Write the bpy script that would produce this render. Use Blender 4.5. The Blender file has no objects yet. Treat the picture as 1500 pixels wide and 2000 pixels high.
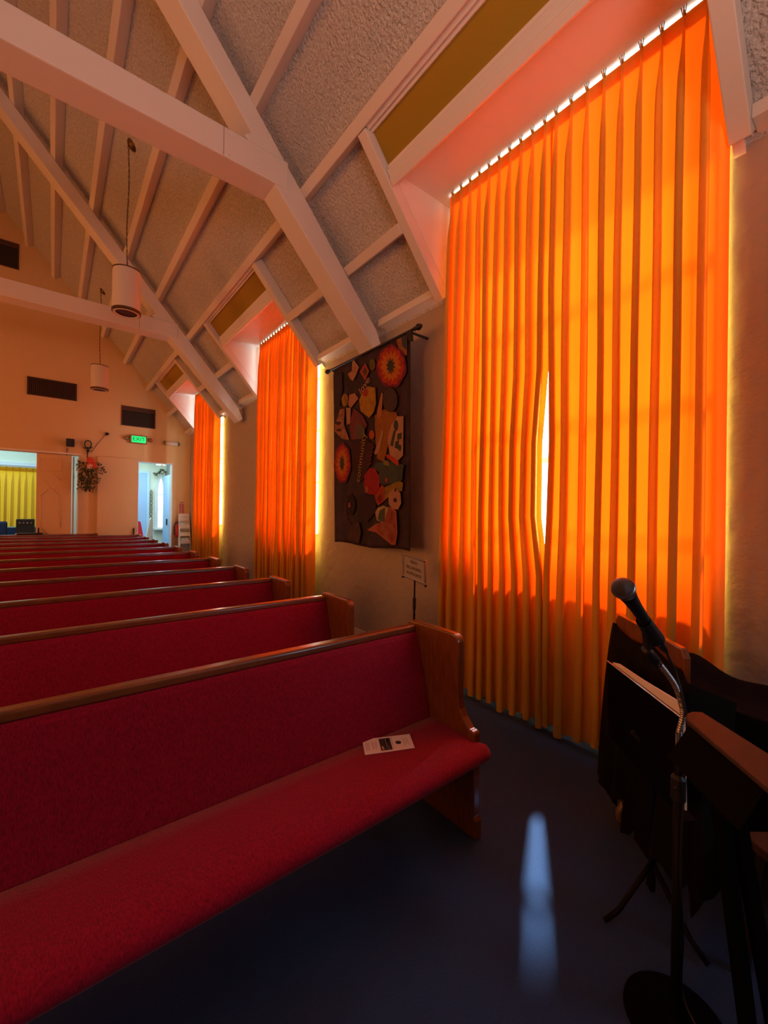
import bpy, bmesh, math, random
from mathutils import Vector, Matrix, noise
random.seed(7)
PI = math.pi
sc = bpy.context.scene
C = sc.collection

# ---------------------------------------------------------------- camera
EYE = 1.45
YAW, PITCH, ROLL, FPX = math.radians(38.385), math.radians(0.023), math.radians(0.812), 817.1
Fv = Vector((math.sin(YAW)*math.cos(PITCH), math.cos(YAW)*math.cos(PITCH), math.sin(PITCH)))
R0 = Vector((math.cos(YAW), -math.sin(YAW), 0)); U0 = R0.cross(Fv)
Rv = R0*math.cos(ROLL) + U0*math.sin(ROLL); Uv = -R0*math.sin(ROLL) + U0*math.cos(ROLL)
cam = bpy.data.cameras.new('camera'); camo = bpy.data.objects.new('camera', cam); C.objects.link(camo)
cam.sensor_fit = 'HORIZONTAL'; cam.sensor_width = 36; cam.lens = 36*FPX/1500; cam.clip_start = 0.02
M3 = Matrix((Rv, Uv, -Fv)).transposed()
camo.matrix_world = Matrix.Translation((0, 0, EYE)) @ M3.to_4x4()
sc.camera = camo

# ---------------------------------------------------------------- view and world
sc.view_settings.view_transform = 'Standard'; sc.view_settings.look = 'None'
sc.view_settings.exposure = 0.0; sc.view_settings.gamma = 1.0; sc.view_settings.use_curve_mapping = False
w = bpy.data.worlds.new('daylight'); sc.world = w; w.use_nodes = True
bg = w.node_tree.nodes['Background']; bg.inputs[0].default_value = (0.80, 0.92, 1.0, 1); bg.inputs[1].default_value = 6.0

# ---------------------------------------------------------------- lights
def area(name, loc, direction, sx, sy, power, col, spread=180):
    l = bpy.data.lights.new(name, 'AREA'); l.shape = 'RECTANGLE'; l.size = sx; l.size_y = sy
    l.energy = power; l.color = col; l.spread = math.radians(spread)
    o = bpy.data.objects.new(name, l); C.objects.link(o); o.location = loc
    o.rotation_euler = Vector(direction).to_track_quat('-Z', 'Y').to_euler(); return o
SKY = (0.80, 0.93, 1.0)
for i, yc in enumerate((1.60, 5.77, 9.76)):
    area('daylight_window', (4.3, yc, 2.35), (-1, 0, 0), 2.6, 2.7, 800, SKY)
sun = bpy.data.lights.new('sun', 'SUN'); sun.energy = 30.0; sun.angle = math.radians(2.5); sun.color = (1.0, 0.97, 0.92)
suno = bpy.data.objects.new('sun', sun); C.objects.link(suno); suno.location = (9, 3, 8)
suno.rotation_euler = Vector((-0.866, -0.505, -1.48)).to_track_quat('-Z', 'Y').to_euler()
for yc in (1.6, 5.77, 9.76):       # added orange fill, standing in for unseen curtained windows opposite
    area('left_orange_fill', (-5.45, yc, 2.4), (1, 0.14, 0.08), 1.8, 3.4, 105, (1.0, 0.30, 0.06))
area('chancel_fill', (-0.2, -2.3, 2.4), (-0.05, 0.52, 0.85), 2.6, 1.8, 118, (1.0, 0.62, 0.50), 135)  # unseen pinkish fill behind the camera, added to brighten the ceiling
area('chancel_cool_fill', (2.7, -1.7, 1.7), (-0.75, 1, -0.55), 1.0, 1.4, 9, (0.45, 0.72, 1.0), 120)  # added cool fill for the carpet; the wall there has no window
area('vestibule_daylight', (1.9, 13.0, 3.0), (0, 0, -1), 1.2, 1.6, 60, (0.62, 0.88, 1.0))
area('side_room_daylight', (-2.6, 15.9, 2.2), (0, -1, 0), 5.0, 2.6, 90, (1.0, 0.98, 0.9))
area('side_room_ceiling_light', (-1.4, 12.6, 3.2), (0, 0.25, -1), 2.4, 0.8, 40, (0.75, 0.95, 1.0))

# ---------------------------------------------------------------- helpers
def s2l(c):
    return tuple(((v/255)/12.92 if v/255 <= 0.04045 else ((v/255+0.055)/1.055)**2.4) for v in c)
def ray(x, y):
    return Fv + Rv*((x-750)/FPX) - Uv*((y-1000)/FPX)
def onX(x, y, X):
    d = ray(x, y); v = d*(X/d.x); return Vector((v.x, v.y, v.z+EYE))
def onY(x, y, Y):
    d = ray(x, y); v = d*(Y/d.y); return Vector((v.x, v.y, v.z+EYE))
def onZ(x, y, Z):
    d = ray(x, y); v = d*((Z-EYE)/d.z); return Vector((v.x, v.y, Z))

def mat(name, col, rough=0.6, metal=0.0, bump=0.0, bscale=60, col2=None, cscale=8, stretch=(1, 1, 1), sheen=0, spec=0.5, emit=None, coat=0, detail=4, bdist=0.02):
    m = bpy.data.materials.new(name); m.use_nodes = True; nt = m.node_tree; b = nt.nodes['Principled BSDF']
    b.inputs['Base Color'].default_value = (*col, 1); b.inputs['Roughness'].default_value = rough
    b.inputs['Metallic'].default_value = metal; b.inputs['Specular IOR Level'].default_value = spec
    if sheen: b.inputs['Sheen Weight'].default_value = sheen
    if coat: b.inputs['Coat Weight'].default_value = coat; b.inputs['Coat Roughness'].default_value = 0.15
    tc = nt.nodes.new('ShaderNodeTexCoord'); mp = nt.nodes.new('ShaderNodeMapping')
    mp.inputs['Scale'].default_value = stretch; nt.links.new(tc.outputs['Object'], mp.inputs[0])
    if col2 is not None:
        n = nt.nodes.new('ShaderNodeTexNoise'); n.inputs['Scale'].default_value = cscale; n.inputs['Detail'].default_value = detail
        n.inputs['Roughness'].default_value = 0.65
        r = nt.nodes.new('ShaderNodeValToRGB'); r.color_ramp.elements[0].position = 0.34; r.color_ramp.elements[1].position = 0.66
        r.color_ramp.elements[0].color = (*col2, 1); r.color_ramp.elements[1].color = (*col, 1)
        nt.links.new(mp.outputs[0], n.inputs['Vector']); nt.links.new(n.outputs['Fac'], r.inputs[0]); nt.links.new(r.outputs[0], b.inputs['Base Color'])
    if bump:
        n = nt.nodes.new('ShaderNodeTexNoise'); n.inputs['Scale'].default_value = bscale; n.inputs['Detail'].default_value = 5
        bp = nt.nodes.new('ShaderNodeBump'); bp.inputs['Strength'].default_value = bump; bp.inputs['Distance'].default_value = bdist
        nt.links.new(mp.outputs[0], n.inputs['Vector']); nt.links.new(n.outputs['Fac'], bp.inputs['Height']); nt.links.new(bp.outputs[0], b.inputs['Normal'])
    if emit:
        b.inputs['Emission Color'].default_value = (*emit[0], 1); b.inputs['Emission Strength'].default_value = emit[1]
    return m

def curtain_mat(name, diff, trans, fac):
    m = bpy.data.materials.new(name); m.use_nodes = True; nt = m.node_tree; nt.nodes.clear()
    out = nt.nodes.new('ShaderNodeOutputMaterial'); mx = nt.nodes.new('ShaderNodeMixShader'); mx.inputs[0].default_value = fac
    d = nt.nodes.new('ShaderNodeBsdfDiffuse'); t = nt.nodes.new('ShaderNodeBsdfTranslucent')
    d.inputs[0].default_value = (*diff, 1); t.inputs[0].default_value = (*trans, 1)
    tc = nt.nodes.new('ShaderNodeTexCoord'); mp = nt.nodes.new('ShaderNodeMapping'); mp.inputs['Scale'].default_value = (1, 1, 0.12)
    n = nt.nodes.new('ShaderNodeTexNoise'); n.inputs['Scale'].default_value = 260; n.inputs['Detail'].default_value = 3
    bp = nt.nodes.new('ShaderNodeBump'); bp.inputs['Strength'].default_value = 0.25; bp.inputs['Distance'].default_value = 0.004
    nt.links.new(tc.outputs['Object'], mp.inputs[0]); nt.links.new(mp.outputs[0], n.inputs['Vector'])
    nt.links.new(n.outputs['Fac'], bp.inputs['Height']); nt.links.new(bp.outputs[0], d.inputs['Normal'])
    nt.links.new(d.outputs[0], mx.inputs[1]); nt.links.new(t.outputs[0], mx.inputs[2]); nt.links.new(mx.outputs[0], out.inputs[0])
    return m

def glass_mat():
    m = bpy.data.materials.new('window glass'); m.use_nodes = True; nt = m.node_tree; nt.nodes.clear()
    out = nt.nodes.new('ShaderNodeOutputMaterial'); mx = nt.nodes.new('ShaderNodeMixShader')
    t = nt.nodes.new('ShaderNodeBsdfTransparent'); t.inputs[0].default_value = (0.96, 0.98, 0.97, 1)
    g = nt.nodes.new('ShaderNodeBsdfGlossy'); g.inputs['Roughness'].default_value = 0.03; mx.inputs[0].default_value = 0.05
    nt.links.new(t.outputs[0], mx.inputs[1]); nt.links.new(g.outputs[0], mx.inputs[2]); nt.links.new(mx.outputs[0], out.inputs[0])
    return m

M = {}
M['plaster'] = mat('textured plaster wall', (0.44, 0.39, 0.34), 0.85, bump=0.55, bscale=9, bdist=0.03)
M['farwall'] = mat('smooth painted wall', (0.72, 0.50, 0.24), 0.75, bump=0.08, bscale=30)
M['acoustic'] = mat('sprayed acoustic ceiling', (0.85, 0.82, 0.80), 0.95, bump=1.0, bscale=48, bdist=0.05, col2=(0.62, 0.59, 0.57), cscale=55, detail=2)
M['beam'] = mat('painted timber', (0.74, 0.69, 0.65), 0.6, bump=0.12, bscale=14, stretch=(1, 1, 1))
M['trim'] = mat('gloss white paint', (0.80, 0.76, 0.72), 0.45)
M['yellow'] = mat('mustard woven panel', s2l((165, 135, 30)), 0.85, bump=0.2, bscale=300)
M['carpet'] = mat('navy carpet', (0.008, 0.050, 0.16), 0.97, bump=0.5, bscale=260, col2=(0.005, 0.030, 0.10), cscale=180, sheen=0.15, bdist=0.006)
M['fabric'] = mat('crimson woven fabric', (0.36, 0.003, 0.036), 0.9, bump=0.5, bscale=420, col2=(0.17, 0.0015, 0.016), cscale=330, stretch=(1, 0.3, 0.22), sheen=0.12, bdist=0.003, spec=0.2, detail=3)
M['wood'] = mat('varnished oak', (0.21, 0.068, 0.016), 0.26, col2=(0.15, 0.044, 0.010), cscale=16, stretch=(0.4, 5, 0.7), coat=0.5)
M['curtain'] = curtain_mat('orange curtain cloth', (1.0, 0.60, 0.09), (0.48, 0.037, 0.0007), 0.4)
M['curtain_y'] = curtain_mat('yellow curtain cloth', (0.7, 0.55, 0.08), (0.85, 0.55, 0.03), 0.5)
M['glass'] = glass_mat()
M['frame'] = mat('white window paint', (0.8, 0.8, 0.78), 0.5)
M['brass'] = mat('aged brass', (0.16, 0.09, 0.035), 0.45, metal=0.8)
M['shade'] = mat('cream lamp shade', (0.72, 0.64, 0.56), 0.7, bump=0.1, bscale=200)
M['dark'] = mat('dark bronze', (0.03, 0.02, 0.016), 0.55)
M['black'] = mat('black plastic', (0.012, 0.011, 0.012), 0.45)
M['blackmetal'] = mat('black painted steel', (0.006, 0.005, 0.005), 0.55, spec=0.15)
M['cloth'] = mat('black cloth', (0.008, 0.006, 0.006), 0.95, bump=0.3, bscale=10, spec=0.1)
M['matte'] = mat('matte black paint', (0.0035, 0.003, 0.003), 0.9, spec=0.04)
M['chrome'] = mat('chrome', (0.75, 0.73, 0.70), 0.22, metal=1)
M['grille'] = mat('steel mesh grille', (0.16, 0.16, 0.16), 0.45, metal=0.7, bump=0.8, bscale=900)
M['brownwood'] = mat('stained wood', (0.065, 0.032, 0.017), 0.55, col2=(0.045, 0.021, 0.011), cscale=9, stretch=(1, 6, 1))
M['paper'] = mat('paper', (0.82, 0.78, 0.72), 0.8)
M['ink'] = mat('black ink', (0.03, 0.025, 0.022), 0.8)
M['greyink'] = mat('grey print', (0.34, 0.30, 0.27), 0.8)
M['alu'] = mat('brushed aluminium', (0.55, 0.53, 0.52), 0.35, metal=0.9)
M['greycard'] = mat('grey sign card', (0.40, 0.38, 0.40), 0.8)
M['vent'] = mat('brown vent metal', (0.075, 0.030, 0.018), 0.6)
M['ventdark'] = mat('dark vent mesh', (0.022, 0.012, 0.009), 0.8)
M['green_led'] = mat('lit green sign face', (0.0, 0.3, 0.08), 0.5, emit=((0.02, 0.95, 0.22), 1.0))
M['exitdark'] = mat('sign letters', (0.0, 0.03, 0.01), 0.6)
M['gold'] = mat('bronze housing', (0.30, 0.20, 0.09), 0.5, metal=0.5)
M['pink'] = mat('hot pink paint', (0.9, 0.05, 0.12), 0.5)
M['red'] = mat('red enamel', (0.45, 0.02, 0.02), 0.4)
M['mint'] = mat('pale mint paint', (0.62, 0.82, 0.74), 0.8)
M['bluewhite'] = mat('pale blue paint', (0.55, 0.72, 0.85), 0.7)
M['cream'] = mat('cream paint', (0.80, 0.78, 0.62), 0.8)
M['periwinkle'] = mat('periwinkle paint', (0.42, 0.56, 0.82), 0.7)
M['navy'] = mat('navy upholstery', (0.012, 0.03, 0.09), 0.9)
M['leaf'] = mat('dark green leaves', (0.035, 0.05, 0.015), 0.6, col2=(0.08, 0.07, 0.02), cscale=20)
M['petal'] = mat('coral petals', (0.65, 0.08, 0.05), 0.7)
M['petal2'] = mat('cream petals', (0.75, 0.5, 0.32), 0.7)

def fin(bm, name, m, parent=None, smooth=False, bevel=0, seg=2):
    bmesh.ops.recalc_face_normals(bm, faces=bm.faces)
    me = bpy.data.meshes.new(name); bm.to_mesh(me); bm.free()
    me.materials.append(m)
    if smooth:
        for p in me.polygons: p.use_smooth = True
    o = bpy.data.objects.new(name, me); C.objects.link(o)
    if parent is not None: o.parent = parent
    if bevel:
        md = o.modifiers.new('bevel', 'BEVEL'); md.width = bevel; md.segments = seg; md.limit_method = 'ANGLE'; md.angle_limit = math.radians(40)
    return o
def NB(): return bmesh.new()
def box(bm, x0, x1, y0, y1, z0, z1):
    v = [bm.verts.new(p) for p in ((x0,y0,z0),(x1,y0,z0),(x1,y1,z0),(x0,y1,z0),(x0,y0,z1),(x1,y0,z1),(x1,y1,z1),(x0,y1,z1))]
    for f in ((0,3,2,1),(4,5,6,7),(0,1,5,4),(1,2,6,5),(2,3,7,6),(3,0,4,7)): bm.faces.new([v[i] for i in f])
    return v
def hexa(bm, a, b):
    """two quads of points, joined"""
    va = [bm.verts.new(p) for p in a]; vb = [bm.verts.new(p) for p in b]
    n = len(va); bm.faces.new(va); bm.faces.new(vb[::-1])
    for i in range(n): bm.faces.new((va[i], va[(i+1) % n], vb[(i+1) % n], vb[i]))
def prism(bm, pts, off):
    off = Vector(off); hexa(bm, [Vector(p) for p in pts], [Vector(p)+off for p in pts])
def tube(bm, pts, r, seg=10, closed=False, cap=True):
    pts = [Vector(p) for p in pts]; n = len(pts); rings = []
    rr = r if isinstance(r, (list, tuple)) else [r]*n
    prev = None
    for i in range(n):
        if closed: t = (pts[(i+1) % n]-pts[i-1]).normalized()
        else: t = (pts[min(i+1, n-1)]-pts[max(i-1, 0)]).normalized()
        if prev is None:
            a = Vector((0, 0, 1)) if abs(t.z) < 0.9 else Vector((1, 0, 0)); u = t.cross(a).normalized()
        else:
            u = (prev - t*prev.dot(t)).normalized()
        prev = u; v = t.cross(u)
        rings.append([bm.verts.new(pts[i]+(u*math.cos(2*PI*k/seg)+v*math.sin(2*PI*k/seg))*rr[i]) for k in range(seg)])
    m = n if closed else n-1
    for i in range(m):
        a, b = rings[i], rings[(i+1) % n]
        for k in range(seg): bm.faces.new((a[k], a[(k+1) % seg], b[(k+1) % seg], b[k]))
    if cap and not closed:
        bm.faces.new(rings[0][::-1]); bm.faces.new(rings[-1])
def lathe(bm, prof, seg=32, c=(0, 0, 0)):
    """prof: list of (r, z)"""
    rings = []
    for r, z in prof:
        if r < 1e-5: rings.append([bm.verts.new((c[0], c[1], c[2]+z))])
        else: rings.append([bm.verts.new((c[0]+r*math.cos(2*PI*k/seg), c[1]+r*math.sin(2*PI*k/seg), c[2]+z)) for k in range(seg)])
    for a, b in zip(rings, rings[1:]):
        for k in range(seg):
            k2 = (k+1) % seg
            if len(a) == 1 and len(b) == 1: continue
            if len(a) == 1: bm.faces.new((a[0], b[k], b[k2]))
            elif len(b) == 1: bm.faces.new((a[k], a[k2], b[0]))
            else: bm.faces.new((a[k], a[k2], b[k2], b[k]))
def ball(bm, c, r, sx=1, sy=1, sz=1, seg=12):
    n0 = len(bm.verts)
    bmesh.ops.create_uvsphere(bm, u_segments=seg, v_segments=max(6, seg*2//3), radius=1.0, matrix=Matrix.Translation(c) @ Matrix.Diagonal((r*sx, r*sy, r*sz, 1)))
def tag(o, label, cat, group=None):
    o['label'] = label; o['category'] = cat
    if group: o['group'] = group
    return o
def thing(name, label, cat, loc=(0, 0, 0), group=None, rz=0):
    o = bpy.data.objects.new(name, None); C.objects.link(o); o.location = loc; o.rotation_euler = (0, 0, rz); o.empty_display_size = 0.1
    return tag(o, label, cat, group)
def struct(o): o['kind'] = 'structure'; return o
def arc(cx, cy, r, a0, a1, n):
    return [(cx+r*math.cos(math.radians(a0+(a1-a0)*i/n)), cy+r*math.sin(math.radians(a0+(a1-a0)*i/n))) for i in range(n+1)]
def text_mesh(name, s, size, mw, m, parent=None, ext=0.001, align='CENTER'):
    cu = bpy.data.curves.new(name, 'FONT'); cu.body = s; cu.size = size; cu.extrude = ext; cu.align_x = align; cu.align_y = 'CENTER'
    t = bpy.data.objects.new(name+'_src', cu); C.objects.link(t)
    dg = bpy.context.evaluated_depsgraph_get(); me = bpy.data.meshes.new_from_object(t.evaluated_get(dg))
    bpy.data.objects.remove(t); me.materials.clear(); me.materials.append(m)
    me.transform(mw)
    o = bpy.data.objects.new(name, me); C.objects.link(o)
    if parent is not None: o.parent = parent
    return o

# ================================================================= THE SETTING
WX, WXo = 2.80, 3.06           # right wall
LX = -5.60                     # left wall
YB, YF = 11.71, -2.60          # far wall, wall behind
RX = -1.40                     # ridge
S = 1.155                      # roof slope
ZC = lambda x: 3.38 + S*(2.80 - x)      # ceiling surface on the right slope
th = math.atan(S); nx, nz = math.sin(th), math.cos(th)   # outward normal of right slope
WIN = [(0.74, 2.42), (4.96, 6.58), (9.03, 10.50)]
DOR = [(0.60, 2.58), (4.88, 6.80), (8.94, 10.70)]
ZS, ZT = 1.13, 4.06            # sill and window head
ZSOF = 4.16                    # dormer soffit

bm = NB(); box(bm, LX-0.3, WXo, YF-0.3, 17.0, -0.12, 0.0); struct(fin(bm, 'floor', M['carpet']))

# right wall: piers, aprons, heads
bm = NB(); y = YF
for (a, b) in WIN:
    d0, d1 = DOR[WIN.index((a, b))]
    box(bm, WX, WXo, y, d0, 0, 3.40)
    box(bm, WX, WXo, d0, a, 0, ZSOF+0.1); box(bm, WX, WXo, b, d1, 0, ZSOF+0.1)
    box(bm, WX, WXo, a, b, 0, ZS); box(bm, WX, WXo, a, b, ZT, ZSOF+0.1)
    y = d1
box(bm, WX, WXo, y, 17.0, 0, 3.40)
struct(fin(bm, 'wall_right', M['plaster']))
bm = NB(); box(bm, LX-0.25, LX, YF, 17.0, 0, 3.5); struct(fin(bm, 'wall_left', M['plaster']))
bm = NB(); prism(bm, [(LX, YF, 0), (WX, YF, 0), (WX, YF, 3.4), (RX, YF, ZC(RX)+.02), (LX, YF, 3.4)], (0, -0.2, 0)); struct(fin(bm, 'wall_front', M['plaster']))

# far wall with openings
OP0, OP1, OPZ = -2.4, -0.28, 2.63        # wide opening at left
SL0, SL1 = 0.325, 0.455                  # slit beside the folding door
D0, D1, DZ = 1.60, 2.385, 2.61           # doorway at right
bm = NB(); t = 0.16
box(bm, LX, OP0, YB, YB+t, 0, OPZ); box(bm, OP1, SL0, YB+0.05, YB+t, 0, OPZ); box(bm, SL1, D0, YB, YB+t, 0, OPZ)
box(bm, D1, WX, YB, YB+t, 0, OPZ)
box(bm, D0, D1, YB, YB+t, DZ, OPZ)
prism(bm, [(LX, YB, OPZ), (WX, YB, OPZ), (WX, YB, 3.40), (RX, YB, ZC(RX)+.02), (LX, YB, 3.40)], (0, t, 0))
struct(fin(bm, 'wall_back', M['farwall']))

# ceiling: right slope with dormer holes, left slope
CT = 0.10
def slope_strip(bm, xa, xb, y0, y1):
    """plate on the right slope, xa<xb"""
    a = Vector((xa, 0, ZC(xa))); b = Vector((xb, 0, ZC(xb))); n = Vector((nx, 0, nz))*CT
    prism(bm, [(p.x, y0, p.z) for p in (a, b, b+n, a+n)], (0, y1-y0, 0))
bm = NB(); XD = 2.125
slope_strip(bm, RX, XD, YF, YB+0.05)
y = YF
for d0, d1 in DOR + [(YB+0.05, 0)]:
    slope_strip(bm, XD, WX+0.02, y, d0-(0.05 if d1 else 0)); y = d1+0.05
n = Vector((-nx, 0, nz))*CT
mL = lambda x: 2*RX - x
prism(bm, [(RX, YF, ZC(RX)), (LX, YF, 3.38), (LX+n.x, YF, 3.38+n.z), (RX+n.x, YF, ZC(RX)+n.z)], (0, YB+.05-YF, 0))
ceil = struct(fin(bm, 'ceiling', M['acoustic']))
# purlins
PD, PW = 0.135, 0.085
def purlin(x, y0, y1, side=1, name='purlin', pd=PD, pw=PW, m='beam'):
    t = Vector((1, 0, -S)).normalized(); n = Vector((nx, 0, nz))
    c = Vector((x, 0, ZC(x)))
    pts = [c - t*pw/2 + n*0.0, c + t*pw/2, c + t*pw/2 - n*pd, c - t*pw/2 - n*pd]
    bm = NB()
    if side < 0: pts = [Vector((2*RX - p.x, 0, p.z)) for p in pts]
    prism(bm, [(p.x, y0, p.z) for p in pts], (0, y1-y0, 0))
    return fin(bm, name, M[m], ceil, bevel=0.006)
PX = [1.87, 1.395, 0.95, 0.50, 0.045, -0.40, -0.85]
for x in PX: purlin(x, YF, YB)
for x in PX: purlin(x, YF, YB, -1)
TR = [3.50, 7.70, -0.70]; TW = 0.25
SIDE = 0.095
for (y0, y1) in ((YF, DOR[0][0]-SIDE), (DOR[0][1]+SIDE, 3.50), (3.75, DOR[1][0]-SIDE), (DOR[1][1]+SIDE, 7.70), (7.95, DOR[2][0]-SIDE), (DOR[2][1]+SIDE, YB)):
    purlin(2.345, y0, y1)
    bm = NB(); box(bm, 2.655, WX, y0, y1, 3.40, 3.47); fin(bm, 'eaves_board', M['trim'], ceil, bevel=0.005)
bm = NB(); box(bm, RX-0.05, RX+0.05, YF, YB, ZC(RX)-0.32, ZC(RX)-0.02); fin(bm, 'ridge_beam', M['beam'], ceil)

# dormers: soffit, cheeks, side boards, mustard panels
for (d0, d1) in DOR:
    bm = NB(); box(bm, 2.13, WX, d0, d1, ZSOF, ZSOF+0.05); fin(bm, 'soffit', M['trim'], ceil)
    for ya, yb in ((d0-0.05, d0), (d1, d1+0.05)):
        bm = NB(); prism(bm, [(2.13, ya, ZSOF+0.02), (2.13, ya, ZC(2.13)-0.04), (WX, ya, ZC(WX)-0.04), (WX, ya, ZSOF+0.02)], (0, yb-ya, 0)); fin(bm, 'dormer_cheek', M['trim'], ceil)
    t = Vector((1, 0, -S)).normalized(); n = Vector((nx, 0, nz))
    for ya, yb in ((d0-SIDE, d0-0.004), (d1+0.004, d1+SIDE)):
        a = Vector((1.90, 0, ZC(1.90))); b = Vector((2.77, 0, ZC(2.77)))
        bm = NB(); prism(bm, [(p.x, ya, p.z) for p in (a, b, b-n*0.125, a-n*0.125)], (0, yb-ya, 0)); fin(bm, 'dormer_side_board', M['beam'], ceil, bevel=0.006)
    # mustard panel in its mouldings
    def strip(xa, xb, h0, h1, mname, nm, bev=0.004):
        a = Vector((xa, 0, ZC(xa))); b = Vector((xb, 0, ZC(xb)))
        bm = NB(); prism(bm, [(p.x, d0, p.z) for p in (a-n*h0, b-n*h0, b-n*h1, a-n*h1)], (0, d1-d0, 0)); return fin(bm, nm, M[mname], ceil, bevel=bev)
    strip(1.925, 2.085, 0.0, 0.05, 'yellow', 'mustard_panel', 0)
    strip(1.897, 1.915, 0.0, 0.10, 'trim', 'moulding'); strip(1.915, 1.930, 0.0, 0.075, 'trim', 'moulding')
    strip(2.080, 2.096, 0.0, 0.075, 'trim', 'moulding'); strip(2.096, 2.165, 0.0, 0.10, 'trim', 'moulding'); strip(2.135, 2.172, 0.10, 0.115, 'trim', 'moulding')

bm = NB(); box(bm, WXo, WXo+0.14, YF, YB, 4.26, 4.34); fin(bm, 'outer_eaves', M['trim'], ceil)
# windows
for i, (a, b) in enumerate(WIN):
    bm = NB(); fx0, fx1 = 2.93, 2.98
    box(bm, fx0, fx1, a, a+0.05, ZS, ZT); box(bm, fx0, fx1, b-0.05, b, ZS, ZT); box(bm, fx0, fx1, a+.05, b-.05, ZS, ZS+0.06); box(bm, fx0, fx1, a+.05, b-.05, ZT-0.06, ZT)
    f = struct(fin(bm, 'window_%d' % (i+1), M['frame']))
    bm = NB()
    for k in (1, 2, 3):
        z = ZS + (ZT-ZS)*k/4; box(bm, fx0+.01, fx1-.01, a+.05, b-.05, z-0.022, z+0.022)
    for k in (1, 2):
        yy = a+(b-a)*k/3; box(bm, fx0+.012, fx1-.012, yy-0.015, yy+0.015, ZS+.06, ZT-.06)
    fin(bm, 'muntins', M['frame'], f)
    bm = NB(); box(bm, 2.953, 2.957, a+.05, b-.05, ZS+.06, ZT-.06); fin(bm, 'pane', M['glass'], f)
    bm = NB(); box(bm, 2.77, 2.93, a, b, ZS, ZS+0.018); fin(bm, 'window_sill', M['frame'], f, bevel=0.004)
bm = NB()
box(bm, WX-0.015, WX, YF, YB, 0, 0.09); struct(fin(bm, 'baseboard_right', M['trim']))

# ================================================================= TRUSSES
def rafter_pts(xa, xb, top, bot):
    n = Vector((nx, 0, nz)); a = Vector((xa, 0, ZC(xa))); b = Vector((xb, 0, ZC(xb)))
    return [a-n*top, b-n*top, b-n*bot, a-n*bot]
for i, ty in enumerate(TR[:2]):
    lab = ('white timber roof truss whose foot ends above the quilted banner' if i == 0 else 'white timber roof truss whose foot ends between the two far curtained windows')
    T = thing('roof_truss', lab, 'roof truss', (0, ty, 0), 'white roof trusses')
    for side in (1, -1):
        mir = (lambda p: p) if side > 0 else (lambda p: Vector((2*RX-p.x, p.y, p.z)))
        U = rafter_pts(RX+(0.05 if side > 0 else 0.051), 2.74, PD, PD+0.175); Q = rafter_pts(1.52, 2.66, PD+0.175, PD+0.250)
        pts = [mir(p) for p in (U[0], U[1], Vector((2.74, 0, 3.14)), Vector((2.67, 0, 3.08)), Q[3], Q[0], U[3])]
        bm = NB(); prism(bm, [(p.x, 0, p.z) for p in pts], (0, TW, 0)); r = fin(bm, 'rafter', M['beam'], T, bevel=0.010)
    bm = NB(); box(bm, 2*RX-1.62, 1.62, -0.012, TW+0.012, 4.32, 4.565); tb = fin(bm, 'tie_beam', M['beam'], T, bevel=0.012)
    for (bx, bz) in ((1.10, 4.52), (1.10, 4.44), (1.10, 4.36), (1.34, 4.53), (1.34, 4.45), (1.34, 4.37), (1.50, 4.50)):
        bm = NB(); tube(bm, [(bx, -0.013, bz), (bx, -0.018, bz)], 0.009, 8); fin(bm, 'bolt_head', M['trim'], tb)
    bm = NB(); box(bm, 1.052, 1.055, -0.0128, -0.0118, 4.325, 4.56); fin(bm, 'joint_line', M['dark'], tb)

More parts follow.
